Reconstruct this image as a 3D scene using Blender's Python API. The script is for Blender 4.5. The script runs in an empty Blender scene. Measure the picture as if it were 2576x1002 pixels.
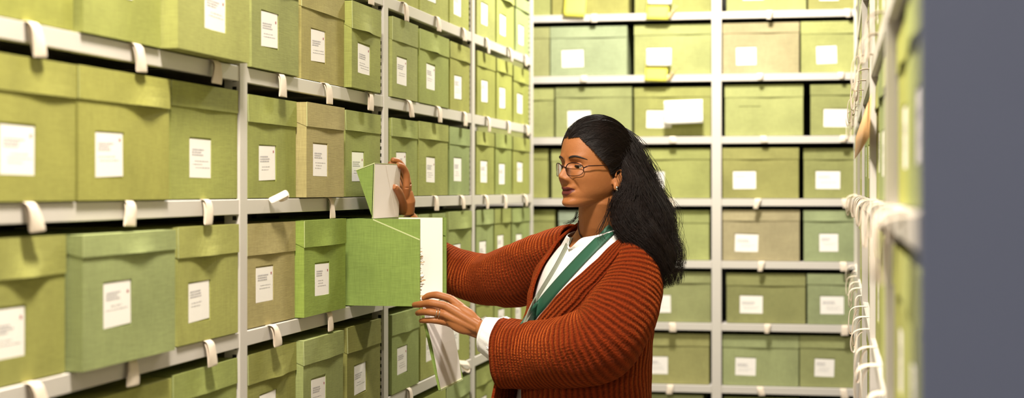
import bpy, bmesh, math, random
from mathutils import Vector, Matrix, noise
random.seed(7)
R = random.Random(11)
C = bpy.context.scene.collection
SC = bpy.context.scene

# ------------------------------------------------------------------ measuring helpers
# camera: 57.8 mm lens, 1.40 m above the floor, turned 11.2 degrees left of the aisle
F, CX, HY, H = 4138.0, 1288.0, 477.0, 1.40
YAW = math.radians(11.21)
RT = Vector((math.cos(YAW), math.sin(YAW), 0))
FW = Vector((-math.sin(YAW), math.cos(YAW), 0))
UP = Vector((0, 0, 1))

def W(u, v, t):
    "room point at depth t along the sight line through photo position (u, v)"
    return (RT * ((u - CX) / F) + FW) * t + UP * (H - (v - HY) / F * t)

def ang(u):
    return YAW - math.atan((u - CX) / F)          # left of +Y

def YL(u, X):
    return -X / math.tan(ang(u))

def XB(u, Y):
    return -Y * math.tan(ang(u))

XL, XR, YB = -1.32, 0.07, 7.87                    # shelf fronts: left run, right run, back run
LZ = [0.1776 + 0.3 * k for k in range(8)]         # shelf tops, left and right runs
BZ = [0.1675 + 0.297 * k for k in range(9)]       # shelf tops, back run
POSTS = [2.33, 3.53, 4.725, 5.92, 7.11]

# ------------------------------------------------------------------ mesh helpers
class MB:
    def __init__(s):
        s.v, s.f, s.m = [], [], []
    def poly(s, pts, m=0):
        i = len(s.v); s.v += [tuple(p) for p in pts]
        s.f.append(tuple(range(i, i + len(pts)))); s.m.append(m)
    def box(s, x0, x1, y0, y1, z0, z1, m=0):
        i = len(s.v)
        s.v += [(x, y, z) for z in (z0, z1) for y in (y0, y1) for x in (x0, x1)]
        for f in ((0, 2, 3, 1), (4, 5, 7, 6), (0, 1, 5, 4), (2, 6, 7, 3), (0, 4, 6, 2), (1, 3, 7, 5)):
            s.f.append(tuple(i + k for k in f)); s.m.append(m)
    def prism(s, pts, off, m=0):
        "closed prism of a polygon pushed along off"
        n = len(pts); i = len(s.v); off = Vector(off)
        s.v += [tuple(p) for p in pts] + [tuple(Vector(p) + off) for p in pts]
        s.f.append(tuple(range(i + n - 1, i - 1, -1))); s.f.append(tuple(range(i + n, i + 2 * n)))
        s.m += [m, m]
        for k in range(n):
            a, b = i + k, i + (k + 1) % n
            s.f.append((a, b, b + n, a + n)); s.m.append(m)
    def grid(s, rows, m=0, closed=False, caps=False):
        i = len(s.v); nr, nc = len(rows), len(rows[0])
        for r in rows: s.v += [tuple(p) for p in r]
        for a in range(nr - 1):
            for b in range(nc if closed else nc - 1):
                c = (b + 1) % nc
                s.f.append((i + a * nc + b, i + a * nc + c, i + (a + 1) * nc + c, i + (a + 1) * nc + b)); s.m.append(m)
        if caps and closed:
            s.f.append(tuple(i + k for k in range(nc - 1, -1, -1))); s.m.append(m)
            s.f.append(tuple(i + (nr - 1) * nc + k for k in range(nc))); s.m.append(m)
    def tube(s, path, rad, n=8, m=0, caps=True):
        path = [Vector(p) for p in path]
        rr = rad if isinstance(rad, (list, tuple)) else [rad] * len(path)
        T = [(path[min(k + 1, len(path) - 1)] - path[max(k - 1, 0)]).normalized() for k in range(len(path))]
        a = T[0].orthogonal().normalized(); rows = []
        for k, p in enumerate(path):
            a = (a - T[k] * a.dot(T[k])).normalized(); b = T[k].cross(a)
            rows.append([p + (a * math.cos(2 * math.pi * j / n) + b * math.sin(2 * math.pi * j / n)) * rr[k] for j in range(n)])
        s.grid(rows, m, True, caps)
    def mesh(s, name, mats, smooth=False):
        me = bpy.data.meshes.new(name); me.from_pydata(s.v, [], s.f)
        for mt in mats: me.materials.append(mt)
        me.polygons.foreach_set('material_index', s.m)
        if smooth: me.polygons.foreach_set('use_smooth', [True] * len(s.f))
        me.update(); return me
    def build(s, name, mats, parent=None, smooth=False, fix=False):
        if not isinstance(mats, (list, tuple)): mats = [mats]
        me = s.mesh(name, mats, smooth)
        if fix:
            bm = bmesh.new(); bm.from_mesh(me); bmesh.ops.recalc_face_normals(bm, faces=bm.faces); bm.to_mesh(me); bm.free()
        o = bpy.data.objects.new(name, me); C.objects.link(o)
        if parent: o.parent = parent
        return o

def tag(o, label=None, cat=None, group=None, kind=None):
    if label: o['label'] = label
    if cat: o['category'] = cat
    if group: o['group'] = group
    if kind: o['kind'] = kind
    return o

def empty(name, loc, rz=0.0):
    o = bpy.data.objects.new(name, None); C.objects.link(o)
    o.location = loc; o.rotation_euler = (0, 0, rz); o.empty_display_size = 0.05
    return o

def bevel(o, w, seg=2):
    b = o.modifiers.new('bevel', 'BEVEL'); b.width = w; b.segments = seg; b.limit_method = 'ANGLE'; b.angle_limit = 0.7
    return o

# ------------------------------------------------------------------ materials
def srgb(h):
    c = [int(h[k:k + 2], 16) / 255 for k in (0, 2, 4)]
    return tuple(x / 12.92 if x <= 0.04045 else ((x + 0.055) / 1.055) ** 2.4 for x in c) + (1,)

def new_mat(name):
    m = bpy.data.materials.new(name); m.use_nodes = True
    nt = m.node_tree; p = nt.nodes['Principled BSDF']
    return m, nt, p

def N(nt, t, **kw):
    n = nt.nodes.new(t)
    for k, v in kw.items():
        if k in n.inputs: n.inputs[k].default_value = v
        else: setattr(n, k, v)
    return n

def plain(name, col, rough=0.5, metal=0.0, var=0.06, scale=12.0, bump=0.0, bscale=200.0, spec=0.5):
    m, nt, p = new_mat(name); L = nt.links
    tc = N(nt, 'ShaderNodeTexCoord')
    nz = N(nt, 'ShaderNodeTexNoise', Scale=scale, Detail=4.0); L.new(tc.outputs['Object'], nz.inputs['Vector'])
    mp = N(nt, 'ShaderNodeMapRange'); mp.inputs[3].default_value = 1 - var; mp.inputs[4].default_value = 1 + var
    L.new(nz.outputs['Fac'], mp.inputs[0])
    mx = N(nt, 'ShaderNodeMix', data_type='RGBA', blend_type='MULTIPLY'); mx.inputs[0].default_value = 1
    mx.inputs[6].default_value = srgb(col); L.new(mp.outputs[0], mx.inputs[7]); L.new(mx.outputs[2], p.inputs['Base Color'])
    p.inputs['Roughness'].default_value = rough; p.inputs['Metallic'].default_value = metal
    p.inputs['Specular IOR Level'].default_value = spec
    if bump:
        n2 = N(nt, 'ShaderNodeTexNoise', Scale=bscale, Detail=3.0); L.new(tc.outputs['Object'], n2.inputs['Vector'])
        bp = N(nt, 'ShaderNodeBump', Strength=bump, Distance=0.002); L.new(n2.outputs['Fac'], bp.inputs['Height'])
        L.new(bp.outputs[0], p.inputs['Normal'])
    return m

def buckram():
    "woven book cloth; the dye colour comes from each box"
    m, nt, p = new_mat('green_buckram'); L = nt.links
    tc = N(nt, 'ShaderNodeTexCoord'); oi = N(nt, 'ShaderNodeObjectInfo')
    ad = N(nt, 'ShaderNodeVectorMath', operation='ADD'); L.new(tc.outputs['Object'], ad.inputs[0])
    cb = N(nt, 'ShaderNodeCombineXYZ')
    ml = N(nt, 'ShaderNodeMath', operation='MULTIPLY'); ml.inputs[1].default_value = 37.0; L.new(oi.outputs['Random'], ml.inputs[0])
    for k in range(3): L.new(ml.outputs[0], cb.inputs[k])
    L.new(cb.outputs[0], ad.inputs[1])
    n1 = N(nt, 'ShaderNodeTexNoise', Scale=7.0, Detail=3.0); L.new(ad.outputs[0], n1.inputs['Vector'])
    def weave(sx, sz):
        mpg = N(nt, 'ShaderNodeMapping'); mpg.inputs['Scale'].default_value = (sx, sx, sz); L.new(ad.outputs[0], mpg.inputs[0])
        nn = N(nt, 'ShaderNodeTexNoise', Scale=1.0, Detail=2.0); L.new(mpg.outputs[0], nn.inputs['Vector']); return nn
    wa, wb = weave(30, 620), weave(620, 30)
    s = N(nt, 'ShaderNodeMath', operation='ADD'); L.new(wa.outputs['Fac'], s.inputs[0]); L.new(wb.outputs['Fac'], s.inputs[1])
    r1 = N(nt, 'ShaderNodeMapRange'); r1.inputs[1].default_value = 0.25; r1.inputs[2].default_value = 0.75; r1.inputs[3].default_value = 0.86; r1.inputs[4].default_value = 1.12
    L.new(n1.outputs['Fac'], r1.inputs[0])
    r2 = N(nt, 'ShaderNodeMapRange'); r2.inputs[1].default_value = 0.65; r2.inputs[2].default_value = 1.35; r2.inputs[3].default_value = 0.84; r2.inputs[4].default_value = 1.16
    L.new(s.outputs[0], r2.inputs[0])
    mm = N(nt, 'ShaderNodeMath', operation='MULTIPLY'); L.new(r1.outputs[0], mm.inputs[0]); L.new(r2.outputs[0], mm.inputs[1])
    mx = N(nt, 'ShaderNodeMix', data_type='RGBA', blend_type='MULTIPLY'); mx.inputs[0].default_value = 1
    L.new(oi.outputs['Color'], mx.inputs[6]); L.new(mm.outputs[0], mx.inputs[7]); L.new(mx.outputs[2], p.inputs['Base Color'])
    bp = N(nt, 'ShaderNodeBump', Strength=0.35, Distance=0.0006); L.new(s.outputs[0], bp.inputs['Height']); L.new(bp.outputs[0], p.inputs['Normal'])
    p.inputs['Roughness'].default_value = 0.72; p.inputs['Specular IOR Level'].default_value = 0.14
    return m

M = {}
M['cloth'] = buckram()
M['edge'] = plain('pale_board_edge', 'C3CB93', 0.7)
M['paper'] = plain('label_paper', 'F4EFEA', 0.7, var=0.02)
M['ink'] = plain('grey_print', 'AFABB0', 0.8)
M['red'] = plain('red_print', 'A8484E', 0.8)
M['liner'] = plain('white_liner_paper', 'F2E9E2', 0.75, var=0.03, scale=6)
M['steel'] = plain('pale_grey_enamel', 'CCC6BF', 0.38, var=0.02)
M['slot'] = plain('slot_hole_shade', '17150F', 0.9)
M['back'] = plain('shade_dark_backing', '26261F', 0.7)  # near-black colour stands in for the deep shade behind the boxes
M['tape'] = plain('cotton_tape', 'E4D5C3', 0.9, var=0.08, scale=60, bump=0.4, bscale=900)
M['panel'] = plain('blue_grey_laminate', '666F8C', 0.5, var=0.02)
M['concrete'] = plain('grey_vinyl_floor', '6C685F', 0.45, var=0.08, scale=3)
M['wall'] = plain('white_wall_paint', 'A5A096', 0.8, var=0.02)
M['ceil'] = plain('white_ceiling_paint', 'C2BDB4', 0.85, var=0.02)
M['yellow'] = plain('yellow_note_paper', 'F4EE62', 0.75, var=0.02)
M['white'] = plain('white_sheet_paper', 'FBF8F2', 0.7, var=0.01)
M['kraft'] = plain('brown_kraft_paper', 'D9A870', 0.8, var=0.05)
M['peg'] = plain('pale_wood', 'CDB07A', 0.7, var=0.15, scale=90)

DYE = dict(o='96964F', y='9B9E56', g='949A58', s='929C62', t='A09762', d='86974C', l='A0A55E', k='8A8B50', p='9DA875')

# ------------------------------------------------------------------ the room
def slab(name, x0, x1, y0, y1, z0, z1, mat):
    b = MB(); b.box(x0, x1, y0, y1, z0, z1); o = b.build(name, M[mat]); tag(o, kind='structure'); return o
slab('floor', -2.2, 1.5, -2.6, 8.7, -0.1, 0.0, 'concrete')
slab('ceiling', -2.2, 1.5, -2.6, 8.7, 3.5, 3.6, 'ceil')
slab('wall_left', -2.2, -2.1, -2.6, 8.7, 0.0, 3.5, 'wall')
slab('wall_right', 1.4, 1.5, -2.6, 8.7, 0.0, 3.5, 'wall')
slab('wall_back', -2.1, 1.4, 8.6, 8.7, 0.0, 3.5, 'wall')
slab('wall_front', -2.1, 1.4, -2.6, -2.5, 0.0, 3.5, 'wall')

# ------------------------------------------------------------------ shelving runs (local: fronts face -y, run along +x)
def shelving(name, loc, rz, posts, levels, label, depth=0.43, top=2.42, end=None, slots=True):
    root = empty(name, loc, rz); tag(root, label, 'shelving')
    pw = 0.023
    for px in posts:
        b = MB(); b.box(px - pw, px + pw, -0.002, 0.035, 0, top)
        for k in range(int(top / 0.0208) if slots else 0):
            z = 0.02 + k * 0.0208
            for sx in (-1, 1):
                x = px + sx * (pw + 0.0003)
                b.poly([(x, 0.006, z), (x, 0.016, z), (x, 0.016, z + 0.010), (x, 0.006, z + 0.010)], 1)  # flat dark quad paints the shade inside a punched hole
        b.build('post', [M['steel'], M['slot']], root)
    bk = MB()
    for px in posts: bk.box(px - pw, px + pw, depth - 0.035, depth, 0, top)
    bk.box(posts[0] + pw, posts[-1] - pw, depth - 0.02, depth - 0.016, 0.05, top - 0.02)
    bk.build('shade_backing', M['back'], root)  # added backing and rear posts, coloured dark to paint the shelf-gap shade
    for a, c in zip(posts[:-1], posts[1:]):
        for z in levels:
            b = MB(); x0, x1 = a + pw + 0.0005, c - pw - 0.0005
            b.box(x0, x1, 0.0, 0.003, z - 0.034, z)
            b.box(x0, x1, 0.003, 0.016, z - 0.034, z - 0.032)
            b.box(x0, x1, 0.003, depth - 0.04, z - 0.002, z)
            bevel(b.build('shelf', M['steel'], root), 0.0012, 1)
    if end is not None:
        b = MB(); b.box(end - 0.02, end, -0.012, depth + 0.03, 0.0, top)
        bevel(b.build('end_panel', M['panel'], root), 0.002)
    return root

RZL, RZR = math.pi / 2, -math.pi / 2
shelving('metal_shelving', (XL, 0, 0), RZL, POSTS, LZ, 'long pale grey metal shelving on the left that the woman reaches into')
pr = [-7.27, -6.07, -4.87, -3.67, -2.47, -1.295]
shelving('metal_shelving', (XR, 0, 0), RZR, pr, LZ, 'pale grey metal shelving with blue-grey end panel at far right', end=pr[-1] + 0.045, slots=False)
BX = XB(1802.5, YB)
shelving('metal_shelving', (0, YB, 0), 0, [BX - 1.2, BX, BX + 1.2], BZ, 'pale grey metal shelving across the end of the aisle behind the woman', top=2.56)

# ------------------------------------------------------------------ archive boxes (local: front faces -y, origin at left front bottom)
def box_body(w, h, d, win):
    b = MB(); r = 0.0022
    if win:
        x0, x1, z0, z1 = win
        xs, zs = [0, x0, x1, w], [0, z0, z1, h]
        for i in range(3):
            for j in range(3):
                if i == 1 and j == 1: continue
                b.poly([(xs[i], 0, zs[j]), (xs[i + 1], 0, zs[j]), (xs[i + 1], 0, zs[j + 1]), (xs[i], 0, zs[j + 1])])
        c = [(x0, z0), (x1, z0), (x1, z1), (x0, z1)]
        for k in range(4):
            (ax, az), (bx, bz) = c[k], c[(k + 1) % 4]
            b.poly([(ax, 0, az), (ax, r, az), (bx, r, bz), (bx, 0, bz)][::-1])
        b.poly([(x0, r, z0), (x1, r, z0), (x1, r, z1), (x0, r, z1)])
    else:
        b.poly([(0, 0, 0), (w, 0, 0), (w, 0, h), (0, 0, h)])
    b.poly([(0, 0, 0), (0, 0, h), (0, d, h), (0, d, 0)]); b.poly([(w, 0, 0), (w, d, 0), (w, d, h), (w, 0, h)])
    b.poly([(0, d, 0), (0, d, h), (w, d, h), (w, d, 0)]); b.poly([(0, 0, h), (w, 0, h), (w, d, h), (0, d, h)])
    b.poly([(0, 0, 0), (0, d, 0), (w, d, 0), (w, 0, 0)])
    return b

def box_lid(w, h, fl, ld, bow, tilt, rr):
    "front flap that bows out a little, top board, and the slanting cheeks at both ends"
    b = MB(); T = 0.0011; n = 16; bc = rr.uniform(.3, .75); bw = rr.uniform(.13, .24)
    def fy(i, j):
        s = i / n; q = j / 3
        return -0.0006 - T - q * tilt * fl - bow * q * q * math.exp(-((s - bc) / bw) ** 2)
    outer = [[(-T + (w + 2 * T) * i / n, fy(i, j), h + T - (fl + T) * j / 3) for i in range(n + 1)] for j in range(4)]
    inner = [[(-T + (w + 2 * T) * i / n, fy(i, j) + T, h + T - (fl + T) * j / 3) for i in range(n + 1)] for j in range(4)]
    b.grid([r[::-1] for r in outer]); b.grid(inner)
    for i in range(n): b.poly([outer[3][i], inner[3][i], inner[3][i + 1], outer[3][i + 1]], 1)
    for i in (0, n):
        for j in range(3): b.poly([outer[j][i], inner[j][i], inner[j + 1][i], outer[j + 1][i]], 1)
    b.box(-T, w + T, fy(0, 0) + 0.0005, ld, h + 0.0004, h + T)
    for x in (-T, w + 0.0004):
        b.prism([(x, -0.0006, h + T), (x, ld, h + T), (x, ld, h - 0.004), (x, -0.0006, h - fl)], (T - 0.0004, 0, 0))
    return b

def label_card(lw, lh, style, rr):
    "printed paper slip; the print is only ever seen as unreadable grey lines"
    b = MB(); b.box(0, lw, 0, 0.0008, 0, lh); y = -0.0003
    def bar(x0, x1, z0, z1, m): b.poly([(x0, y, z0), (x1, y, z0), (x1, y, z1), (x0, y, z1)], m)
    if style != 'blank':
        z = lh * rr.uniform(0.66, 0.8)
        for k in range(3):
            x = lw * 0.1; xe = lw * rr.uniform(0.5, 0.72)
            while x < xe:
                ww = lw * rr.uniform(0.03, 0.10); bar(x, min(x + ww, xe), z - lh * 0.035, z, 1); x += ww + lw * 0.018
            z -= lh * 0.068
        z -= lh * 0.10
        for k in range(rr.choice((2, 2, 3))):
            x = lw * rr.uniform(0.1, 0.3); xe = lw * rr.uniform(0.55, 0.95)
            while x < xe:
                ww = lw * rr.uniform(0.03, 0.12); bar(x, min(x + ww, xe), z - lh * 0.018, z, 1); x += ww + lw * 0.03
            z -= lh * 0.085
        if style == 'red':
            x = lw * 0.86; z = lh * rr.uniform(0.78, 0.9)
            bar(x, x + lw * 0.06, z - lh * 0.07, z, 2)
    return b

def archive_box(loc, rz, w, h, d, dye, label, group, win='auto', fl=0.055, ld=0.133, bow=0.004, tilt=0.02,
                style='red', rr=R, wx=None, wz=None, lw=0.121, lh=0.086, card=True, yaw=0.0, pale=1.0):
    root = empty('archive_box', loc, rz + yaw); tag(root, label, 'box', group)
    if win == 'auto':
        cx = w * (wx if wx is not None else rr.uniform(0.34, 0.42)); cz = h * (wz if wz is not None else rr.uniform(0.34, 0.41))
        lw_ = min(lw, w * 0.5); win = (cx - lw_ / 2, cx + lw_ / 2, cz - lh / 2, cz + lh / 2)
    col = srgb(DYE[dye]); j = rr.uniform(0.93, 1.07)
    col = (col[0] * j * rr.uniform(0.96, 1.04), col[1] * j, col[2] * j * rr.uniform(0.85, 1.15) * pale, 1)  # pale lifts the blue, painting washed-out highlights into the box colour
    o = bevel(box_body(w, h, d, win).build('body', M['cloth'], root, fix=True), 0.0018); o.color = col
    o = box_lid(w, h, fl, ld, bow, tilt, rr).build('lid', [M['cloth'], M['edge']], root, fix=True); o.color = col
    if win and card:
        a = 0.0025
        o = label_card(win[1] - win[0] - a * 2, win[3] - win[2] - a * 2, style, rr).build('label', [M['paper'], M['ink'], M['red']], root)
        o.location = (win[0] + a + rr.uniform(-.002, .002), 0.0010, win[2] + a - 0.0012); o.rotation_euler = (0, rr.uniform(-0.03, 0.03), 0)
    return root

def tape(loc, rz, label, group, ln=0.05, skew=0.0, w=0.033, out=0.013, flare=1.1, rr=R, start=0.010):
    "doubled cotton pull tape that comes out under a box and hangs over the shelf lip"
    ctrl = [(start, 0.0012), (0.0, 0.0022), (-out * 0.55, 0.0015), (-out * 0.9, -0.006), (-out, -0.017), (-out * 1.05, -ln * 0.62), (-out * 0.95, -ln),
            (-out * 0.85, -ln - 0.001), (-out * 0.72, -ln + 0.004), (-out * 0.72, -ln * 0.6), (-out * 0.6, -0.012), (-out * 0.3, -0.004)]
    rows = []; n = len(ctrl)
    for k, (y, z) in enumerate(ctrl):
        q = min(1.0, max(0, -z / ln)); hw = w / 2 * (1 + (flare - 1) * q)
        cx = skew * q * ln; tw = rr.uniform(-.0015, .0015)
        rows.append([(cx + hw * s, y + tw * s - 0.003 * (1 - s * s) * q, z + 0.003 * q * s * skew) for s in (-1, -0.5, 0, 0.5, 1)])
    b = MB(); b.grid(rows)
    o = b.build('cotton_tape', M['tape'], None, True); o.location = loc; o.rotation_euler = (0, 0, rz)
    so = o.modifiers.new('thick', 'SOLIDIFY'); so.thickness = 0.0016; so.offset = 1
    ss = o.modifiers.new('smooth', 'SUBSURF'); ss.levels = 2; ss.render_levels = 2
    tag(o, label, 'tape', group); return o
# ------------------------------------------------------------------ boxes on the left run
COLN = dict(o='olive', y='yellow-green', g='mid green', s='sage green', t='tan', d='fresh green', l='light lime green', k='dark olive', p='pale green')
BAYN = ['nearest bay', 'second bay', 'third bay', 'farthest bay']
POSN = ['left', 'middle', 'right']
ROWN = {6: 'top row', 5: 'second row', 4: 'third row', 3: 'fourth row', 2: 'fifth row', 1: 'lowest visible row'}
BOXH = 0.2395
#  (row, bay): three boxes (u left, u right, stands out by, dye, flap depth, bow)
LEFT = {
 (6, 2): [(983, 1053, -.008, 'y', .055, .003), (1056, 1128, -.008, 'y', .06, .003), (1131, 1187, -.008, 'l', .055, .003)],
 (6, 3): [(1199, 1246, -.008, 'l', .05, .003), (1249, 1293, -.006, 'l', .055, .012), (1297, 1334, -.008, 'p', .05, .003)],
 (5, 0): [(-95, 186, -.004, 'o', .055, .003), (207, 436, .006, 'y', .055, .003), (446, 628, .040, 'y', .05, .003)],
 (5, 1): [(630, 752, .010, 'g', .05, .003), (757, 866, -.004, 't', .055, .003), (884, 958, .016, 'g', .075, .012)],
 (5, 2): [(986, 1051, .004, 'g', .07, .003), (1055, 1129, .002, 'g', .062, .010), (1132, 1186, -.006, 'y', .055, .006)],
 (5, 3): [(1200, 1246, -.006, 'y', .055, .003), (1249, 1288, -.006, 'l', .05, .006), (1291, 1334, -.008, 'l', .062, .006)],
 (4, 0): [(-95, 193, .004, 'o', .058, .003), (195, 427, .006, 'o', .058, .008), (429, 604, -.002, 'y', .05, .002)],
 (4, 1): [(622, 745, -.004, 'g', .062, .003), (770, 866, .020, 't', .06, .003), (868, 957, -.004, 'g', .055, .006)],
 (4, 2): [(984, 1050, -.004, 'g', .055, .008), (1053, 1127, -.004, 'g', .055, .008), (1131, 1186, -.006, 's', .06, .003)],
 (4, 3): [(1198, 1243, -.006, 'g', .05, .008), (1246, 1287, -.006, 'g', .055, .006), (1290, 1334, -.004, 'g', .055, .004)],
 (3, 0): [(-95, 186, -.006, 'o', .066, .010), (206, 442, .024, 's', .038, .005), (446, 600, .004, 'y', .062, .010)],
 (3, 1): [(620, 746, -.006, 't', .072, .004), (764, 870, .016, 'd', .066, .006)],
 (3, 2): [(986, 1050, -.006, 'g', .055, .004), (1053, 1120, -.006, 's', .055, .004), (1128, 1186, .004, 's', .060, .010)],
 (3, 3): [(1198, 1241, -.006, 's', .055, .006), (1244, 1285, -.006, 'g', .055, .006), (1288, 1334, -.004, 's', .055, .006)],
 (2, 0): [(-95, 208, -.006, 'o', .05, .004), (212, 430, -.004, 'y', .05, .004), (433, 602, -.004, 'g', .055, .004)],
 (2, 1): [(622, 748, -.006, 'k', .068, .010), (762, 864, .012, 's', .06, .004), (872, 957, -.002, 'k', .07, .004)],
 (2, 2): [(985, 1054, .002, 's', .062, .008), (1057, 1122, -.006, 'g', .055, .004), (1126, 1186, -.006, 'g', .05, .004)],
 (2, 3): [(1198, 1241, -.006, 'g', .055, .004), (1244, 1285, -.006, 's', .055, .004), (1288, 1334, -.006, 'g', .055, .004)],
 (1, 2): [(985, 1052, -.006, 'y', .055, .004), (1055, 1120, -.006, 'g', .055, .004), (1124, 1186, -.006, 's', .06, .006)],
 (1, 3): [(1198, 1242, -.006, 'g', .06, .006), (1245, 1286, -.006, 'g', .055, .004), (1289, 1334, -.006, 'g', .055, .004)],
}
LBL = {  # measured label places: (row, bay, i) -> (fraction across, fraction up)
 (5, 0, 1): (.45, .50), (5, 0, 2): (.50, .40), (4, 0, 1): (.32, .35), (4, 0, 2): (.42, .36), (3, 0, 1): (.35, .46), (3, 0, 2): (.34, .35), (3, 0, 0): (.35, .36), (4, 0, 0): (.37, .36)}
for (row, bay), items in LEFT.items():
    span = []
    for i, (u0, u1, p, dye, fl, bow) in enumerate(items):
        X = XL + p; span.append([max(YL(u0, X), POSTS[bay] + 0.0265), min(YL(u1, X), POSTS[bay + 1] - 0.0265)])
    for k in range(len(span) - 1): span[k][1] = min(span[k][1], span[k + 1][0] - .001)
    for i, (u0, u1, p, dye, fl, bow) in enumerate(items):
        X = XL + p; y0, y1 = span[i]
        rr = random.Random(row * 100 + bay * 10 + i)
        f = LBL.get((row, bay, i), (None, None))
        lab = f'{COLN[dye]} cloth archive box, {POSN[i]} in {BAYN[bay]}, {ROWN[row]} of left shelving'
        archive_box((X, y0 + 0.003, LZ[row] + 0.0026), RZL, y1 - y0 - 0.006, BOXH + rr.uniform(-.003, .002), 0.36, dye, lab, 'archive boxes on the left shelving',
                    fl=fl, bow=bow, tilt=rr.uniform(.0, .02), rr=rr, wx=f[0], wz=f[1], style=rr.choice(('red', 'red', 'plain')))

TAPES = {5: [90, 350, 546, 712, 826, 934, 1032, 1106, 1173, 1230, 1283, 1327], 4: [83, 333, 527, None, 836, None, 1101, None, 1166, 1225, 1273, 1322],
         3: [92, 338, 530, 692, 832, None, None, None, None, None, None, None], 6: [None] * 5 + [935, 1022, 1105, 1170, 1228, 1283, 1325],
         2: [None] * 6 + [1034, None, None, None, None, None]}
for row, us in TAPES.items():
    for k, u in enumerate(us):
        if u is None: continue
        rr = random.Random(row * 77 + k); bay, i = k // 3, k % 3
        y = YL(u, XL + 0.012)
        lab = f'cream pull tape under {POSN[i]} box in {BAYN[bay]}, {ROWN[row]} of left shelving'
        if row == 4 and bay == 2 and i == 2: lab = 'cream cotton pull tape near right post of third bay, third row of left shelving'
        tape((XL, y, LZ[row]), RZL, lab, 'pull tapes on the left shelving', ln=rr.uniform(.046, .058), skew=rr.uniform(-.2, .35), out=rr.uniform(.012, .018), w=.036, flare=rr.uniform(1.2, 1.6), rr=rr)
# the bow of loose tape lying on the lip, and the one curled by the hanging flap
def loose_loop(pts, w, label):
    pts = [Vector(p) for p in pts]; rows = []
    for k, p in enumerate(pts):
        t = (pts[min(k + 1, len(pts) - 1)] - pts[max(k - 1, 0)]).normalized(); s = t.cross(Vector((0.75, -0.2, 0.55))).normalized()
        rows.append([p + s * w * q for q in (-.5, 0, .5)])
    b = MB(); b.grid(rows); o = b.build('cotton_tape', M['tape'], None, True)
    so = o.modifiers.new('thick', 'SOLIDIFY'); so.thickness = 0.0018
    ss = o.modifiers.new('smooth', 'SUBSURF'); ss.levels = 2; ss.render_levels = 2
    tag(o, label, 'tape', 'pull tapes on the left shelving'); return o
def at_left(u, v, dx): # a point standing dx out of the left shelf fronts
    y = YL(u, XL + dx); d = W(u, v, 1.0) - Vector((0, 0, H)); return Vector((XL + dx, y, H + d.z * y / d.y))
loose_loop([at_left(678, 506, .004), at_left(690, 501, .012), at_left(704, 494, .018), at_left(718, 487, .024), at_left(726, 482, .026), at_left(726, 490, .022), at_left(714, 498, .018), at_left(700, 503, .012)], 0.017,
           'cream cotton tape twisted up on the shelf lip in second bay, third row')
loose_loop([at_left(1150, 908, .004), at_left(1162, 914, .016), at_left(1176, 912, .026), at_left(1184, 922, .03), at_left(1180, 936, .026), at_left(1168, 930, .02), at_left(1160, 920, .012)], 0.02,
           'cream cotton tape curled beside the hanging white flap')

# ------------------------------------------------------------------ boxes on the back run
BACK = {  # level: (u left, u right, dye, label left, label right, label top, label bottom)
 7: [(1190, 1385, 'y', 0), (1389, 1581, 'o', (1420, 1472)), (1597, 1789, 'o', 0), (1828, 2028, 'y', (1866, 1922, -45, 3)), (2033, 2210, 'o', (2060, 2112, -45, 4))],
 6: [(1188, 1382, 'y', 0), (1385, 1577, 'p', (1413, 1470, 128, 170)), (1596, 1790, 'l', (1627, 1690, 122, 166)), (1817, 2010, 't', (1850, 1903, 120, 165)), (2015, 2205, 'l', (2053, 2107, 117, 162))],
 5: [(1200, 1393, 'y', 0), (1398, 1589, 'y', (1426, 1487, 281, 322)), (1596, 1790, 'y', (1623, 1690, 279, 322)), (1824, 2020, 'l', 'empty'), (2039, 2230, 'o', (2070, 2134, 275, 320))],
 4: [(1186, 1378, 'y', 0), (1388, 1582, 'y', (1425, 1485, 432, 476)), (1596, 1786, 'y', (1615, 1673, 432, 476)), (1815, 2009, 'o', (1843, 1903, 432, 477)), (2022, 2212, 'o', (2050, 2114, 432, 476))],
 3: [(1200, 1395, 'y', 0), (1406, 1580, 'p', (1430, 1490, 590, 634)), (1598, 1784, 'y', (1626, 1688, 590, 634)), (1818, 2011, 't', (1847, 1908, 590, 634)), (2022, 2215, 's', (2060, 2110, 590, 634))],
 2: [(1200, 1390, 'g', 0), (1400, 1585, 'g', (1430, 1490, 746, 788)), (1598, 1788, 'g', (1626, 1688, 746, 787)), (1828, 2026, 'k', (1860, 1920, 746, 789)), (2031, 2215, 's', (2062, 2124, 748, 791))],
 1: [(1200, 1390, 'g', 0), (1395, 1582, 'g', (1430, 1490, 902, 944)), (1590, 1784, 'o', (1618, 1681, 900, 941)), (1816, 2009, 'g', (1848, 1902, 902, 945)), (2012, 2205, 'g', (2048, 2100, 905, 948))],
 0: [(1200, 1390, 'g', 0), (1395, 1575, 'g', 0), (1590, 1768, 'g', 0), (1822, 2010, 'g', 0), (2016, 2208, 'g', 0)],
}
BROW = {7: 'uppermost row', 6: 'second row from top', 5: 'third row from top', 4: 'fourth row from top', 3: 'fifth row from top', 2: 'sixth row from top', 1: 'seventh row from top', 0: 'bottom row in view'}
BPOS = ['mostly hidden at left end', 'left beside the gap', 'just left of the post', 'just right of the post', 'at right end']
BACKBOX = {}
def vb(v, X, Y=YB):
    t = X * RT.y * 0 + (-X * math.sin(YAW)) + Y * math.cos(YAW)
    return H - (v - HY) / F * t
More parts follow.
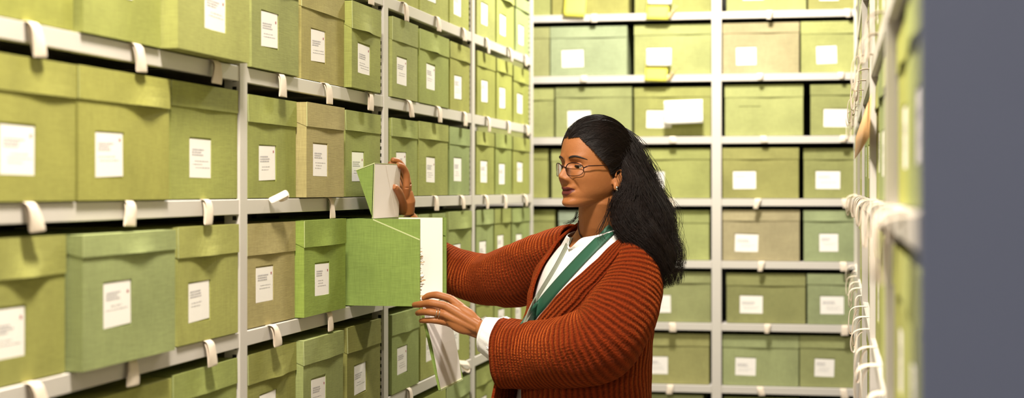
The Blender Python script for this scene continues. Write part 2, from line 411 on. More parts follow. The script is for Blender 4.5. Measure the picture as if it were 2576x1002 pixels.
for lv, items in BACK.items():
    for i, it in enumerate(items):
        u0, u1, dye, lb = it; rr = random.Random(lv * 31 + i)
        p = rr.uniform(.012, .03); Y = YB + p
        x0, x1 = XB(u0, Y), XB(u1, Y)
        if i < 3: x0, x1 = max(x0, BX - 1.17), min(x1, BX - 0.028)
        else: x0, x1 = max(x0, BX + 0.028), min(x1, BX + 1.17)
        h = 0.237 + rr.uniform(-.004, .004); kw = {}
        if lb == 0: kw = dict(win=None)
        elif lb == 'empty': kw = dict(win=(.065, .17, .063, .142), card=False)
        else:
            c = (XB((lb[0] + lb[1]) / 2, Y) - x0) / (x1 - x0); kw = dict(wx=c, lw=min(.125, XB(lb[1], Y) - XB(lb[0], Y)))
            kw['wz'] = ((vb((lb[2] + lb[3]) / 2, x0 + c * (x1 - x0), Y) - BZ[lv]) / h) if len(lb) > 2 else .38
        bd = BPOS[i]
        lab = f'{COLN[dye]} archive box {bd}, {BROW[lv]}, back shelving'
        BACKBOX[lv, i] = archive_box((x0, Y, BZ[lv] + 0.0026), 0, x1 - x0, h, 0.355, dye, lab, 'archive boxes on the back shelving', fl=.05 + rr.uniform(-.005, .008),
                                     bow=.003, tilt=rr.uniform(0, .015), rr=rr, style='plain', lh=.088, pale=1.4, **kw)  # pale paints this run's overexposed light into its box colours
BT = {7: [(1495, 1), (1936, 3), (2131, 4)], 6: [(1470, 1), (1912, 3), (2115, 4)], 5: [(1692, 2), (1920, 3), (2122, 4)], 4: [(1688, 2), (1907, 3), (2126, 4)],
      3: [(1690, 2), (1916, 3), (2121, 4)], 2: [(1692, 2), (1931, 3), (2126, 4)], 1: [(1687, 2), (1912, 3), (2121, 4)]}
for lv, us in BT.items():
    for u, i in us:
        rr = random.Random(lv * 13 + i + int(u)); x = XB(u, YB)
        tape((x, YB, BZ[lv]), 0, f'cream pull tape, box {BPOS[i]}, {BROW[lv]}, back shelving', 'pull tapes on the back shelving',
             ln=rr.uniform(.038, .05) if lv in (7, 4, 3, 2, 1) else .03, skew=rr.uniform(-.3, .3), w=.030, out=rr.uniform(.012, .018), flare=rr.choice((1.0, .7, 1.15)), rr=rr, start=.012)
# notes and loose papers on the back boxes
def sheet(name, u0, u1, v0, v1, Y, mat, label, cat, roll=0.0, curl=0.0, thick=0.0006):
    xa, xb = XB(u0, Y), XB(u1, Y); za, zb = vb(v1, xa, Y), vb(v0, xa, Y); n = 6
    rows = [[(xa + (xb - xa) * i / n - (xa + xb) / 2, -curl * (1 - j / n) ** 2 - .002 * math.sin(3 * i / n), (zb - za) * (j / n - .5)) for i in range(n + 1)] for j in range(n + 1)]
    b = MB(); b.grid(rows); o = b.build(name, M[mat], None, True); o.location = ((xa + xb) / 2, Y, (za + zb) / 2); o.rotation_euler = (0, roll, 0)
    o.modifiers.new('thick', 'SOLIDIFY').thickness = thick; tag(o, label, cat); return o
fy = YB - .004
sheet('sticky_note', 1420, 1474, -30, 43, fy, 'yellow', 'yellow note hanging left on the uppermost row of back shelving', 'note', .06, .010)
sheet('sticky_note', 1627, 1683, -10, 50, fy, 'yellow', 'yellow note under white slip, uppermost row beside the post', 'note', .05, .008)
sheet('paper_slip', 1630, 1690, -40, 12, fy - .006, 'white', 'white slip over yellow note, uppermost row beside the post', 'paper', .03, .004)
sheet('sticky_note', 1623, 1679, 150, 205, fy - .002, 'yellow', 'yellow note under white slip, second row beside the post', 'note', .05, .008)
sheet('paper_slip', 1626, 1688, 123, 167, fy - .009, 'white', 'white slip over yellow note, second row beside the post', 'paper', .02, .004)
sheet('paper_sheet', 1671, 1768, 253, 312, fy - .016, 'white', 'large white card stuck beside the label on third row box', 'paper', -.03, .012)
def peg(u, v, label):
    x = XB(u, YB); z = vb(v, x); root = empty('clothes_peg', (x, YB - .014, z)); root.rotation_euler = (0, .55, 0); tag(root, label, 'peg')
    for sx in (-1, 1):
        b = MB(); b.prism([(sx * .0005, 0, -.036), (sx * .007, 0, -.030), (sx * .006, 0, .010), (sx * .010, 0, .036), (sx * .004, 0, .036), (sx * .0005, 0, .004)], (0, .009, 0))
        bevel(b.build('jaw', M['peg'], root, fix=True), .001, 1)
    b = MB(); b.tube([(.006 * math.cos(a * .7), .0045 + .006 * math.sin(a * .7), .003 + a * .0001) for a in range(28)], .0009, 6); b.build('spring', M['steel'], root, True)
peg(1692, 30, 'wooden peg clipped beside yellow note, uppermost back row')
peg(1690, 186, 'wooden peg clipped beside yellow note, second back row')

# ------------------------------------------------------------------ boxes on the right run (seen almost edge on)
RBAY = ['nearest bay', 'second bay', 'third bay', 'fourth bay', 'farthest bay']
for bay in range(5):
    ya = -pr[-1 - bay]; yb = -pr[-2 - bay]
    for row in ((3, 4) if bay == 0 else (3, 4, 5) if bay == 1 else (2, 3, 4, 5) if bay == 2 else (2, 3, 4, 5, 6)):
        x = ya + .028; rr = random.Random(900 + bay * 10 + row)
        for i in range(3):
            w = (yb - ya - .056) / 3; dye = rr.choice('llyys') if bay else 'yl'[i % 2]
            p = rr.uniform(.004, .016)
            lab = f'{COLN[dye]} box, {["near", "middle", "far"][i]} in {RBAY[bay]}, {ROWN[row]} of right shelving'
            archive_box((XR + p, x + w - .004, LZ[row] + .0026), RZR, w - .008, BOXH, .36, dye, lab,
                        'archive boxes on the right shelving', rr=rr, style='plain', wx=.62)
            x += w

# tapes bunched over the lips of the right run
for row in (3, 4, 5):
    for bay in range(5):
        if row != 4 and bay == 0: continue
        ya = -pr[-1 - bay]; yb = -pr[-2 - bay]
        for i in range(3):
            rr = random.Random(5000 + row * 100 + bay * 10 + i); y = ya + (yb - ya) * (i + .5) / 3 + rr.uniform(-.05, .05)
            tape((XR, y, LZ[row]), RZR, f'cream tape loop under {["near", "middle", "far"][i]} box in {RBAY[bay]}, {ROWN[row]} of right shelving', 'tape loops on the right shelving',
                 ln=rr.uniform(.05, .085), skew=rr.uniform(-.7, .7), w=rr.uniform(.022, .05) if bay > 1 or row != 4 else .075, out=rr.uniform(.018, .042), flare=rr.uniform(.6, 1.3), rr=rr)
kb = MB(); kb.grid([[W(2192, 236, 3.35), W(2172, 290, 3.65), W(2153, 345, 4.0)], [W(2186, 345, 3.35), W(2168, 375, 3.65), W(2150, 400, 4.0)]])
o = kb.build('paper_tag', M['kraft'], None, True); o.modifiers.new('thick', 'SOLIDIFY').thickness = .0008; tag(o, 'brown paper tag sticking out of the right shelving among the tapes', 'tag')
# ------------------------------------------------------------------ the box the woman has pulled out and opened
def open_box():
    w, h, d, hy, fl = .270, .239, .36, .133, .055
    root = empty('archive_box', (-1.12, 4.36, LZ[3] + .0026), RZL)
    tag(root, 'open fresh green archive box pulled out by the woman, lid up and front down', 'box', 'archive boxes on the left shelving')
    col = (.215, .300, .072, 1); CL = [M['cloth'], M['liner'], M['edge']]
    b = MB(); T = .0025
    b.box(0, w, 0, d, 0, T, 0); b.box(T, w - T, .003, d - T, T, T + .0006, 1)               # floor and its lining
    b.box(0, w, d - T, d, T, h, 0); b.box(T, w - T, d - T - .0006, d - T, T, h, 1)
    b.box(0, w, hy, d, h - T, h, 0)                                                        # fixed rear top
    for s in (0, 1):
        x = 0 if s == 0 else w - T; xi = T if s == 0 else w - T - .0006; xo = -.003 if s == 0 else w + .0002
        b.box(x, x + T, 0, d, T, h, 0); b.box(xi, xi + .0006, .002, d - T, T, h - .001, 1)
        ex = 0.0 if s == 0 else -.009
        b.prism([(xo, ex, 0), (xo, d, 0), (xo, d, h), (xo, hy, h), (xo, ex, h - fl)], (.0028, 0, 0), 0)
        xe = xo - .0004 if s == 0 else xo + .0030                                           # pale cut edge of the outer board
        b.prism([(xe, ex, h - fl), (xe, hy, h), (xe, hy, h - .0035), (xe, ex, h - fl - .0035)], (.0003, 0, 0), 2)
        if s: b.box(xo, xo + .0028, ex - .0001, .004, h - fl, h, 0)
    o = b.build('body', CL, root, fix=True); o.color = col
    # lid standing up: panel, bent front flap, cheeks
    L = .153; py0, py1 = hy + .001, hy - .004; fy, fz = py1 + .052, h + L - .019
    b = MB(); a0, a1 = (py0, h + .001), (py1, h + L)
    b.prism([(-.003, a0[0], a0[1]), (-.003, a1[0], a1[1]), (-.003, a1[0] + T, a1[1]), (-.003, a0[0] + T, a0[1])], (w + .006, 0, 0), 0)
    b.poly([(0, a0[0] - .0005, a0[1]), (w, a0[0] - .0005, a0[1]), (w, a1[0] - .0005, a1[1] - .001), (0, a1[0] - .0005, a1[1] - .001)], 1)
    k_ = a1[0] - .0012; b.prism([(w * .42, k_, a1[1] - .004), (w - .004, k_, a1[1] - .004), (w - .004, a0[0] - .0012, a0[1] + .004), (w * .86, a0[0] - .0012, a0[1] + .004)], (0, .0012, 0), 1)
    b.prism([(-.003, a1[0], a1[1]), (-.003, fy, fz), (-.003, fy, fz - T), (-.003, a1[0], a1[1] - T)], (w + .006, 0, 0), 0)
    for xo, xl in ((-.003, 0), (w, w)):
        b.prism([(xo, a0[0], a0[1]), (xo, a1[0], a1[1]), (xo, fy, fz)], (.003, 0, 0), 0)
    b.prism([(-.0034, a0[0] - .0008, a0[1]), (-.0034, a1[0] - .0008, a1[1]), (-.0034, a1[0] + .0005, a1[1]), (-.0034, a0[0] + .0005, a0[1])], (.0045, 0, 0), 2)
    b.box(-.0034, w + .0034, a1[0] - .0012, a1[0] + .002, a1[1] - .0005, a1[1] + .0012, 2)
    b.prism([(-.0036, a1[0], a1[1] + .001), (-.0036, fy, fz + .001), (-.0036, fy, fz - .0015), (-.0036, a1[0], a1[1] - .0015)], (.0006, 0, 0), 2)
    o = b.build('lid', CL, root, fix=True); o.color = col
    # front wall folded down, white inside
    b = MB(); n = 8
    def fp(x, q, off):
        y = -.052 * q - .006 * math.sin(math.pi * q) ; z = -.228 * q + .001
        return (x, y - off, z + off * .25)
    rows0 = [[fp(w * i / 4, q / n, 0) for i in range(5)] for q in range(n + 1)]
    rows1 = [[fp(w * i / 4, q / n, .003) for i in range(5)] for q in range(n + 1)]
    b.grid(rows0, 0); b.grid(rows1, 1)
    for i in range(4): b.poly([rows0[n][i], rows0[n][i + 1], rows1[n][i + 1], rows1[n][i]], 2)
    for i in (0, 4):
        for q in range(n): b.poly([rows0[q][i], rows1[q][i], rows1[q + 1][i], rows0[q + 1][i]], 0)
    b.box(.0, .012, 0, 0, 0, 0, 0)
    for x0 in (-.004, w - .001):                                                             # green rim of the flap
        b.prism([fp(x0, 0, .0), fp(x0, 1, .0), fp(x0, 1.01, .006), fp(x0, 0, .006)], (.005, 0, 0), 0)
    b.prism([fp(0, 1.0, 0), fp(0, 1.0, .006), fp(0, 1.02, .006), fp(0, 1.02, 0)], (w, 0, 0), 2)
    o = b.build('front_flap', CL, root, fix=True); o.color = col
    return root
OB = open_box()
# folded papers standing in the open box, frayed along their front edges
pm = MB(); rr = random.Random(5)
z = .004
while z < .158:
    th = rr.uniform(.0010, .0026); x0 = rr.uniform(.005, .009); x1 = rr.uniform(.05, .075); y0 = rr.uniform(-.006, .012); n = 7
    xs = [x0 + (x1 - x0) * i / n for i in range(n + 1)]; ys = [y0 + rr.uniform(-.003, .004) + .010 * (i / n) for i in range(n + 1)]; m = rr.choice((0, 0, 1))
    pm.prism([(x, y, z) for x, y in zip(xs, ys)] + [(x1, .25, z), (x0, .25, z)], (0, 0, th), m); z += th + rr.uniform(.0004, .0022)
po = pm.build('document_bundle', [M['white'], plain('aged_paper', 'D8B98C', .8, var=.15, scale=50)], None, False, True)
po.location = OB.location; po.rotation_euler = OB.rotation_euler
tag(po, 'bundle of frayed old papers standing inside the open archive box', 'papers')
# ------------------------------------------------------------------ the woman
import numpy as np
from mathutils.bvhtree import BVHTree
PX = 951.0
def cr(pts, n):
    "Catmull-Rom resampling of a list of number tuples"
    P = [np.array(p, float) for p in pts]; out = []
    P = [2 * P[0] - P[1]] + P + [2 * P[-1] - P[-2]]; m = len(pts) - 1
    for i in range(n):
        s = i / (n - 1) * m; k = min(int(s), m - 1); f = s - k; a, b, c, d = P[k:k + 4]
        out.append(.5 * ((2 * b) + (c - a) * f + (2 * a - 5 * b + 4 * c - d) * f * f + (3 * b - a - 3 * c + d) * f ** 3))
    return out

skin, snt, sp = new_mat('brown_skin'); SL = snt.links
_tc = N(snt, 'ShaderNodeTexCoord'); _n = N(snt, 'ShaderNodeTexNoise', Scale=28.0, Detail=4.0); SL.new(_tc.outputs['Object'], _n.inputs['Vector'])
_r = N(snt, 'ShaderNodeMix', data_type='RGBA'); _r.inputs[6].default_value = srgb('A96D40'); _r.inputs[7].default_value = srgb('935930'); SL.new(_n.outputs['Fac'], _r.inputs[0])
_at = N(snt, 'ShaderNodeAttribute', attribute_name='lip'); _l = N(snt, 'ShaderNodeMix', data_type='RGBA'); _l.inputs[7].default_value = srgb('5C2622')
SL.new(_at.outputs['Fac'], _l.inputs[0]); SL.new(_r.outputs[2], _l.inputs[6]); SL.new(_l.outputs[2], sp.inputs['Base Color'])
_n2 = N(snt, 'ShaderNodeTexNoise', Scale=260.0, Detail=4.0); SL.new(_tc.outputs['Object'], _n2.inputs['Vector'])
_b = N(snt, 'ShaderNodeBump', Strength=.35, Distance=.001); SL.new(_n2.outputs['Fac'], _b.inputs['Height']); SL.new(_b.outputs[0], sp.inputs['Normal'])
sp.inputs['Roughness'].default_value = .52; sp.inputs['Specular IOR Level'].default_value = .35; sp.inputs['Subsurface Weight'].default_value = .03; sp.inputs['Subsurface Radius'].default_value = (.01, .004, .002); sp.inputs['Subsurface Scale'].default_value = .5
M['skin'] = skin
M['shirt'] = plain('white_cotton_shirt', 'F1EEEC', .8, var=.02, bump=.3, bscale=500)
M['lanyard'] = plain('green_lanyard_ribbon', '245540', .6, var=.05, bump=.2, bscale=800)
M['strap'] = plain('grey_green_ribbon_back', '8A8F80', .7, var=.08)
M['trouser'] = plain('dark_trouser_cloth', '22222A', .85)
M['shoe'] = plain('black_shoe_leather', '151414', .4)
M['metal'] = plain('dark_spectacle_metal', '3A2420', .3, metal=.8)
M['silver'] = plain('silver', 'D8D4CC', .2, metal=1.0)
M['bead'] = plain('dark_maroon_cord', '3A1614', .5)
M['brow'] = plain('dark_brow_hair', '1D1210', .7)
M['nail'] = plain('fingernail', 'C99A7C', .3)
M['eyewhite'] = plain('eye_white', 'E6DED6', .25, var=.01)
M['iris'] = plain('dark_brown_iris', '20120C', .15)
hm, hnt, hp = new_mat('dark_brown_hair'); hp.inputs['Base Color'].default_value = srgb('1C120F'); hp.inputs['Roughness'].default_value = .5; hp.inputs['Specular IOR Level'].default_value = .22
_tc = N(hnt, 'ShaderNodeTexCoord'); _n = N(hnt, 'ShaderNodeTexNoise', Scale=40.0, Detail=3.0); hnt.links.new(_tc.outputs['Object'], _n.inputs['Vector'])
_cr = N(hnt, 'ShaderNodeMix', data_type='RGBA'); _cr.inputs[6].default_value = srgb('070404'); _cr.inputs[7].default_value = srgb('20130F'); hnt.links.new(_n.outputs['Fac'], _cr.inputs[0]); hnt.links.new(_cr.outputs[2], hp.inputs['Base Color'])
M['hair'] = hm
gl = bpy.data.materials.new('spectacle_lens'); gl.use_nodes = True; g_ = gl.node_tree; g_.nodes.clear()
_o = g_.nodes.new('ShaderNodeOutputMaterial'); _mx = g_.nodes.new('ShaderNodeMixShader'); _t = g_.nodes.new('ShaderNodeBsdfTransparent'); _g = g_.nodes.new('ShaderNodeBsdfGlossy'); _f = g_.nodes.new('ShaderNodeFresnel')
_g.inputs['Roughness'].default_value = .05; _f.inputs[0].default_value = 1.22
g_.links.new(_f.outputs[0], _mx.inputs[0]); g_.links.new(_t.outputs[0], _mx.inputs[1]); g_.links.new(_g.outputs[0], _mx.inputs[2]); g_.links.new(_mx.outputs[0], _o.inputs[0]); M['lens'] = gl

def knit():
    m, nt, p = new_mat('rust_chunky_knit'); L = nt.links
    uv = N(nt, 'ShaderNodeUVMap', uv_map='UVMap'); sx = N(nt, 'ShaderNodeSeparateXYZ'); L.new(uv.outputs[0], sx.inputs[0])
    tc = N(nt, 'ShaderNodeTexCoord'); nz = N(nt, 'ShaderNodeTexNoise', Scale=170.0, Detail=4.0); L.new(tc.outputs['Object'], nz.inputs['Vector'])
    def wav(sock, period, jit):
        a = N(nt, 'ShaderNodeMath', operation='MULTIPLY'); a.inputs[1].default_value = 2 * math.pi / period; L.new(sock, a.inputs[0])
        j = N(nt, 'ShaderNodeMath', operation='MULTIPLY_ADD'); j.inputs[1].default_value = jit; L.new(nz.outputs['Fac'], j.inputs[0]); L.new(a.outputs[0], j.inputs[2])
        s = N(nt, 'ShaderNodeMath', operation='SINE'); L.new(j.outputs[0], s.inputs[0]); return s
    rib, st = wav(sx.outputs[1], .0125, 1.8), wav(sx.outputs[0], .0062, 5.0)
    h = N(nt, 'ShaderNodeMath', operation='MULTIPLY_ADD'); h.inputs[1].default_value = .10; L.new(st.outputs[0], h.inputs[0]); L.new(rib.outputs[0], h.inputs[2])
    h2 = N(nt, 'ShaderNodeMath', operation='MULTIPLY_ADD'); h2.inputs[1].default_value = 2.6; L.new(nz.outputs['Fac'], h2.inputs[0]); L.new(h.outputs[0], h2.inputs[2])
    mr = N(nt, 'ShaderNodeMapRange'); mr.inputs[1].default_value = -.2; mr.inputs[2].default_value = 2.8; L.new(h2.outputs[0], mr.inputs[0])
    mx = N(nt, 'ShaderNodeMix', data_type='RGBA'); mx.inputs[6].default_value = srgb('441405'); mx.inputs[7].default_value = srgb('822E0F'); L.new(mr.outputs[0], mx.inputs[0]); L.new(mx.outputs[2], p.inputs['Base Color'])  # rib grooves get the darker tone: groove shade painted along with the bump
    bp = N(nt, 'ShaderNodeBump', Strength=.8, Distance=.0028); L.new(h2.outputs[0], bp.inputs['Height']); L.new(bp.outputs[0], p.inputs['Normal'])
    p.inputs['Roughness'].default_value = .95; p.inputs['Specular IOR Level'].default_value = .1
    p.inputs['Sheen Weight'].default_value = .5; p.inputs['Sheen Roughness'].default_value = .5; p.inputs['Sheen Tint'].default_value = srgb('E07030')
    return m
M['knit'] = knit()

# --- head frame: x towards the face, y to her left, z up, origin under the ears at chin height
PSI = math.radians(36); HT = 4.35
HF = (-math.cos(PSI) * RT - math.sin(PSI) * FW); HL = (math.sin(PSI) * RT - math.cos(PSI) * FW)
HO = W(1505, 520, HT)
def hw(x, y, z): return HO + HF * x + HL * y + UP * z
PERSON = empty('person', (W(1470, 900, 4.40).x, W(1470, 900, 4.40).y, 0))
tag(PERSON, 'woman with long dark hair, glasses and rust knit cardigan opening a box', 'person')
PINV = Matrix.Translation(-PERSON.location)
def child(o, label=None):
    o.parent = PERSON; o.matrix_parent_inverse = PINV
    if label: o['label'] = label
    return o
def body_part(b, name, mats, smooth=True, label=None, fix=False):
    return child(b.build(name, mats, None, smooth, fix), label)

# --- head surface
RINGS = [  # z, front x, half width, back x
 (-.001, .098, .016, .066), (.004, .108, .028, .045), (.012, .1110, .038, .020), (.022, .1085, .047, -.008), (.035, .1065, .056, -.040), (.050, .107, .062, -.060), (.070, .107, .0665, -.071),
 (.090, .107, .0695, -.079), (.110, .1055, .071, -.084), (.130, .108, .072, -.086), (.150, .107, .073, -.086), (.170, .102, .0725, -.083), (.190, .090, .068, -.075), (.208, .072, .056, -.058), (.221, .048, .038, -.034), (.228, .024, .016, -.008), (.2295, .012, .003, .004)]
RI = cr(RINGS, 150)
def g(x, s): return math.exp(-(x / s) ** 2)
NOSE = cr([(.128, .0), (.118, .004), (.108, .0085), (.097, .0145), (.088, .0205), (.081, .0245), (.075, .0225), (.068, .0125), (.060, .002), (.050, 0)], 80)
def nose(z):
    if z > .128 or z < .050: return 0.0
    for a, b in zip(NOSE[:-1], NOSE[1:]):
        if b[0] <= z <= a[0]: return float(a[1] + (b[1] - a[1]) * (a[0] - z) / max(1e-9, a[0] - b[0]))
    return 0.0
def face_dx(y, z):
    ay = abs(y); d = 0.0
    sw = .0065 + .006 * max(0, min(1, (.112 - z) / .036))
    d += nose(z) * math.exp(-abs(y / sw) ** 2.2)
    d += .0085 * g(ay - .0135, .0058) * g(z - .0715, .0075)                 # nostril wings
    d -= .0105 * g(ay - .031, .0165) * g(z - .108, .0115)                     # eye sockets
    d -= .0045 * g(ay - .016, .007) * g(z - .112, .010)
    d += .0035 * math.exp(-((ay - .030) / .022) ** 4) * g(z - .130, .0075)    # brow ridge
    d += .0078 * g(ay - .043, .018) * g(z - .077, .016)                       # cheeks
    d -= .0042 * g(ay - (.024 + (.072 - z) * .42), .0045) * g(z - .058, .016) # smile fold
    zm = .0415 + 4.5 * y * y
    lipw = math.exp(-(ay / .0245) ** 6)
    d += .0048 * lipw * g(z - (zm + .0065), .0058) * (1 - .25 * g(y, .004))
    d += .0052 * lipw * g(z - (zm - .0075), .0062)
    d -= .0055 * math.exp(-(ay / .026) ** 6) * g(z - zm, .0017)
    d -= .0030 * g(ay - .0275, .005) * g(z - zm, .007)
    d -= .0018 * g(y, .004) * g(z - .056, .006)
    d -= .0038 * g(y, .022) * g(z - .0235, .005)
    d += .0045 * g(y, .020) * g(z - .009, .011)
    return d
def head_grid():
    rows = []; n = 176
    for z, xf, hw_, xb in RI:
        cx = min(.012, xf - .03) if z < .20 else (xf + xb) / 2
        cx = max(cx, xb + .02) if z < .20 else cx
        row = []
        for k in range(n):
            a = 2 * math.pi * k / n; c, s = math.cos(a), math.sin(a)
            e = (2.35 - .35 * max(0, min(1, (z - .115) / .045))) if c > 0 else 2.0
            rr_ = (abs(c) ** e + abs(s) ** e) ** (-1 / e)
            x = cx + (xf - cx if c > 0 else cx - xb) * c * rr_; y = hw_ * s * rr_
            if c > 0: x += face_dx(y, z) * min(1, c * 2.2)
            row.append(hw(x, y, z))
        rows.append(row)
    return rows
sb = MB(); sb.grid(head_grid(), 0, True, True)
def ell(b, c, ax, n=20):
    "ellipsoid from centre and three axis vectors"
    rows = []
    for i in range(1, n):
        t = math.pi * i / n
        rows.append([c + ax[0] * (math.sin(t) * math.cos(2 * math.pi * k / n)) + ax[1] * (math.sin(t) * math.sin(2 * math.pi * k / n)) + ax[2] * math.cos(t) for k in range(n)])
    b.grid(rows[::-1], 0, True, True)
for s in (1, -1):                                                             # ears
    ell(sb, hw(-.008, s * .0725, .074), (HF * .014 + HL * s * -.004, HL * s * .007 + HF * -.002, UP * .024 - HF * .006))
    ell(sb, hw(.000, s * .0740, .052), (HF * .0085, HL * .0048, UP * .0105))
    sb.tube([hw(x, s * (.0735 + .006 * q), z) for x, q, z in ((.003, .3, .078), (.002, .6, .092), (-.008, 1, .097), (-.018, 1.1, .090), (-.020, 1, .076), (-.014, .7, .060), (-.004, .4, .048))], .0030, 8)
NB = W(1506, 600, 4.40)
def wp(path): return [W(*p) for p in path]
sb.tube([hw(-.006, 0, .050), hw(-.004, 0, .020), W(1506, 552, 4.375), W(1507, 580, 4.395), NB, W(1500, 640, 4.41)], [.050, .0545, .054, .058, .068, .09], 40)
sb.tube([W(1500, 625, 4.41), W(1490, 700, 4.41), W(1480, 850, 4.41), W(1470, 1000, 4.41), W(1465, 1080, 4.41)], [.055, .085, .09, .095, .09], 32)
sb.tube([W(1420, 625, 4.55), W(1500, 622, 4.41), W(1585, 660, 4.27)], [.038, .045, .042], 24)
NS, NE, NW_ = W(1585, 665, 4.27), W(1500, 880, 4.17), W(1212, 829, 4.40)
sb.tube([NS, NS.lerp(NE, .5), NE, NE.lerp(NW_, .35), NE.lerp(NW_, .75), NW_], [.047, .043, .036, .034, .027, .0255], 28)
FS, FE, FWr = W(1415, 635, 4.56), W(1190, 706, 4.86), W(1023, 546, 4.86)
sb.tube([FS, FS.lerp(FE, .5), FE, W(1124, 662, 4.893), W(1062, 592, 4.885), FWr], [.045, .040, .032, .031, .026, .0255], 28)

def hand(wrist, mcp, fingers, thumb, rad):
    for k, (m, f) in enumerate(zip(mcp, fingers)):
        r = rad * (1.0, 1.03, .98, .86)[k]
        sb.tube(cr_v([wrist[k], wrist[k].lerp(m, .55), m], 9), [r * q for q in (1.25, 1.3, 1.35, 1.38, 1.38, 1.36, 1.32, 1.26, 1.2)], 16)
        pts = [m] + f; d = []
        for a, b in zip(pts[:-1], pts[1:]): d.append((b - a).length)
        path = cr_v(pts, 22); rr_ = []
        for i in range(22):
            q = i / 21; base = 1.16 - .34 * q
            base += .07 * g(q - .34, .07) + .05 * g(q - .68, .06)              # knuckles
            rr_.append(r * base * (1 if q < .93 else math.sqrt(max(.15, 1 - ((q - .93) / .085) ** 2))))
        sb.tube(path, rr_, 16)
    path = cr_v(thumb, 22)
    sb.tube(path, [rad * (1.55 - .5 * (i / 21) + .08 * g(i / 21 - .62, .08)) * (1 if i < 20 else .75) for i in range(22)], 16)
def cr_v(pts, n): return [Vector(p) for p in cr([tuple(p) for p in pts], n)]

NM = wp([(1133, 752, 4.440), (1121, 770, 4.418), (1119, 792, 4.416), (1127, 813, 4.428)])
NF = [wp([(1100, 743, 4.447), (1078, 745, 4.458), (1063, 754, 4.468)]),
      wp([(1084, 763, 4.425), (1058, 766, 4.446), (1039, 768, 4.471)]),
      wp([(1083, 786, 4.410), (1060, 786, 4.430), (1049, 789, 4.462)]),
      wp([(1094, 807, 4.416), (1071, 807, 4.428), (1057, 808, 4.452)])]
NWR = wp([(1205, 812, 4.402), (1207, 822, 4.392), (1208, 833, 4.392), (1206, 845, 4.402)])
NT = wp([(1190, 815, 4.425), (1150, 800, 4.475), (1108, 785, 4.505), (1080, 770, 4.505), (1066, 760, 4.500)])
hand(NWR, NM, NF, NT, .0094)
_a = (W(1123, 782, 4.425) - W(1206, 829, 4.398)); _c = W(1123, 782, 4.425).lerp(W(1206, 829, 4.398), .47); _ax = _a.normalized(); _w = (NM[3] - NM[0]); _w = (_w - _ax * _w.dot(_ax)).normalized()
ell(sb, _c, (_ax * .054, _w * .037, _ax.cross(_w).normalized() * .0165), 28)
sb.tube(wp([(1200, 822, 4.41), (1165, 800, 4.44), (1138, 785, 4.445)]), [.022, .024, .018], 20)
FM = wp([(1022, 470, 4.800), (1026, 464, 4.822), (1024, 468, 4.845), (1016, 478, 4.865)])
FFg = [wp([(1022, 440, 4.795), (1013, 421, 4.775), (998, 414, 4.752)]),
       wp([(1019, 432, 4.835), (1003, 408, 4.825), (984, 402, 4.808)]),
       wp([(1010, 432, 4.862), (992, 412, 4.852), (977, 414, 4.84)]),
       wp([(1002, 444, 4.875), (988, 430, 4.865), (978, 430, 4.855)])]
FWR = wp([(1013, 534, 4.845), (1020, 532, 4.845), (1027, 533, 4.855), (1032, 536, 4.868)])
FT = wp([(1014, 528, 4.83), (1010, 505, 4.795), (1005, 489, 4.765), (998, 477, 4.735), (990, 470, 4.708)])
hand(FWR, FM, FFg, FT, .0096)
sb.tube(wp([(1022, 535, 4.85), (1023, 505, 4.835), (1022, 482, 4.83)]), [.024, .026, .019], 20)

def remeshed(b, vox, iters, name):
    me = b.mesh('tmp', []); bm = bmesh.new(); bm.from_mesh(me); bmesh.ops.recalc_face_normals(bm, faces=bm.faces); bm.to_mesh(me); bm.free()
    t = bpy.data.objects.new('tmp', me); C.objects.link(t)
    r = t.modifiers.new('r', 'REMESH'); r.mode = 'VOXEL'; r.voxel_size = vox; r.use_smooth_shade = True
    s = t.modifiers.new('s', 'SMOOTH'); s.factor = .5; s.iterations = iters
    dg = bpy.context.evaluated_depsgraph_get(); out = bpy.data.meshes.new_from_object(t.evaluated_get(dg)); out.name = name
    bpy.data.objects.remove(t); bpy.data.meshes.remove(me)
    out.polygons.foreach_set('use_smooth', [True] * len(out.polygons)); return out
bme = remeshed(sb, .0019, 4, 'body'); bme.materials.clear(); bme.materials.append(skin)
BODY = child(bpy.data.objects.new('body', bme)); C.objects.link(BODY)
co_ = np.empty(len(bme.vertices) * 3); bme.vertices.foreach_get('co', co_); co_ = co_.reshape(-1, 3)
rel = co_ - np.array(HO); lx, ly, lz = rel @ np.array(HF), rel @ np.array(HL), rel[:, 2]
zm_ = .0415 + 4.5 * ly ** 2; wl = np.clip(1 - (np.abs(ly) / .026) ** 2, 0, 1)
up_ = .0118 * wl ** .6 - .0012 * np.exp(-(ly / .004) ** 2); lo_ = .0135 * wl ** .6; dz = lz - zm_
msk = np.clip((up_ - dz) / .0016, 0, 1) * np.clip((dz + lo_) / .0016, 0, 1) * (lx > .08) * (np.abs(ly) < .026)
bme.attributes.new('lip', 'FLOAT', 'POINT').data.foreach_set('value', msk.astype(np.float32))
BB = BVHTree.FromPolygons([Vector(v) for v in co_], [tuple(p.vertices) for p in bme.polygons])
def face_pt(y, z, off=0.0):
    o = hw(.35, y, z); r = BB.ray_cast(o, -HF, .5); return (r[0] if r[0] else hw(.1, y, z)) + HF * off

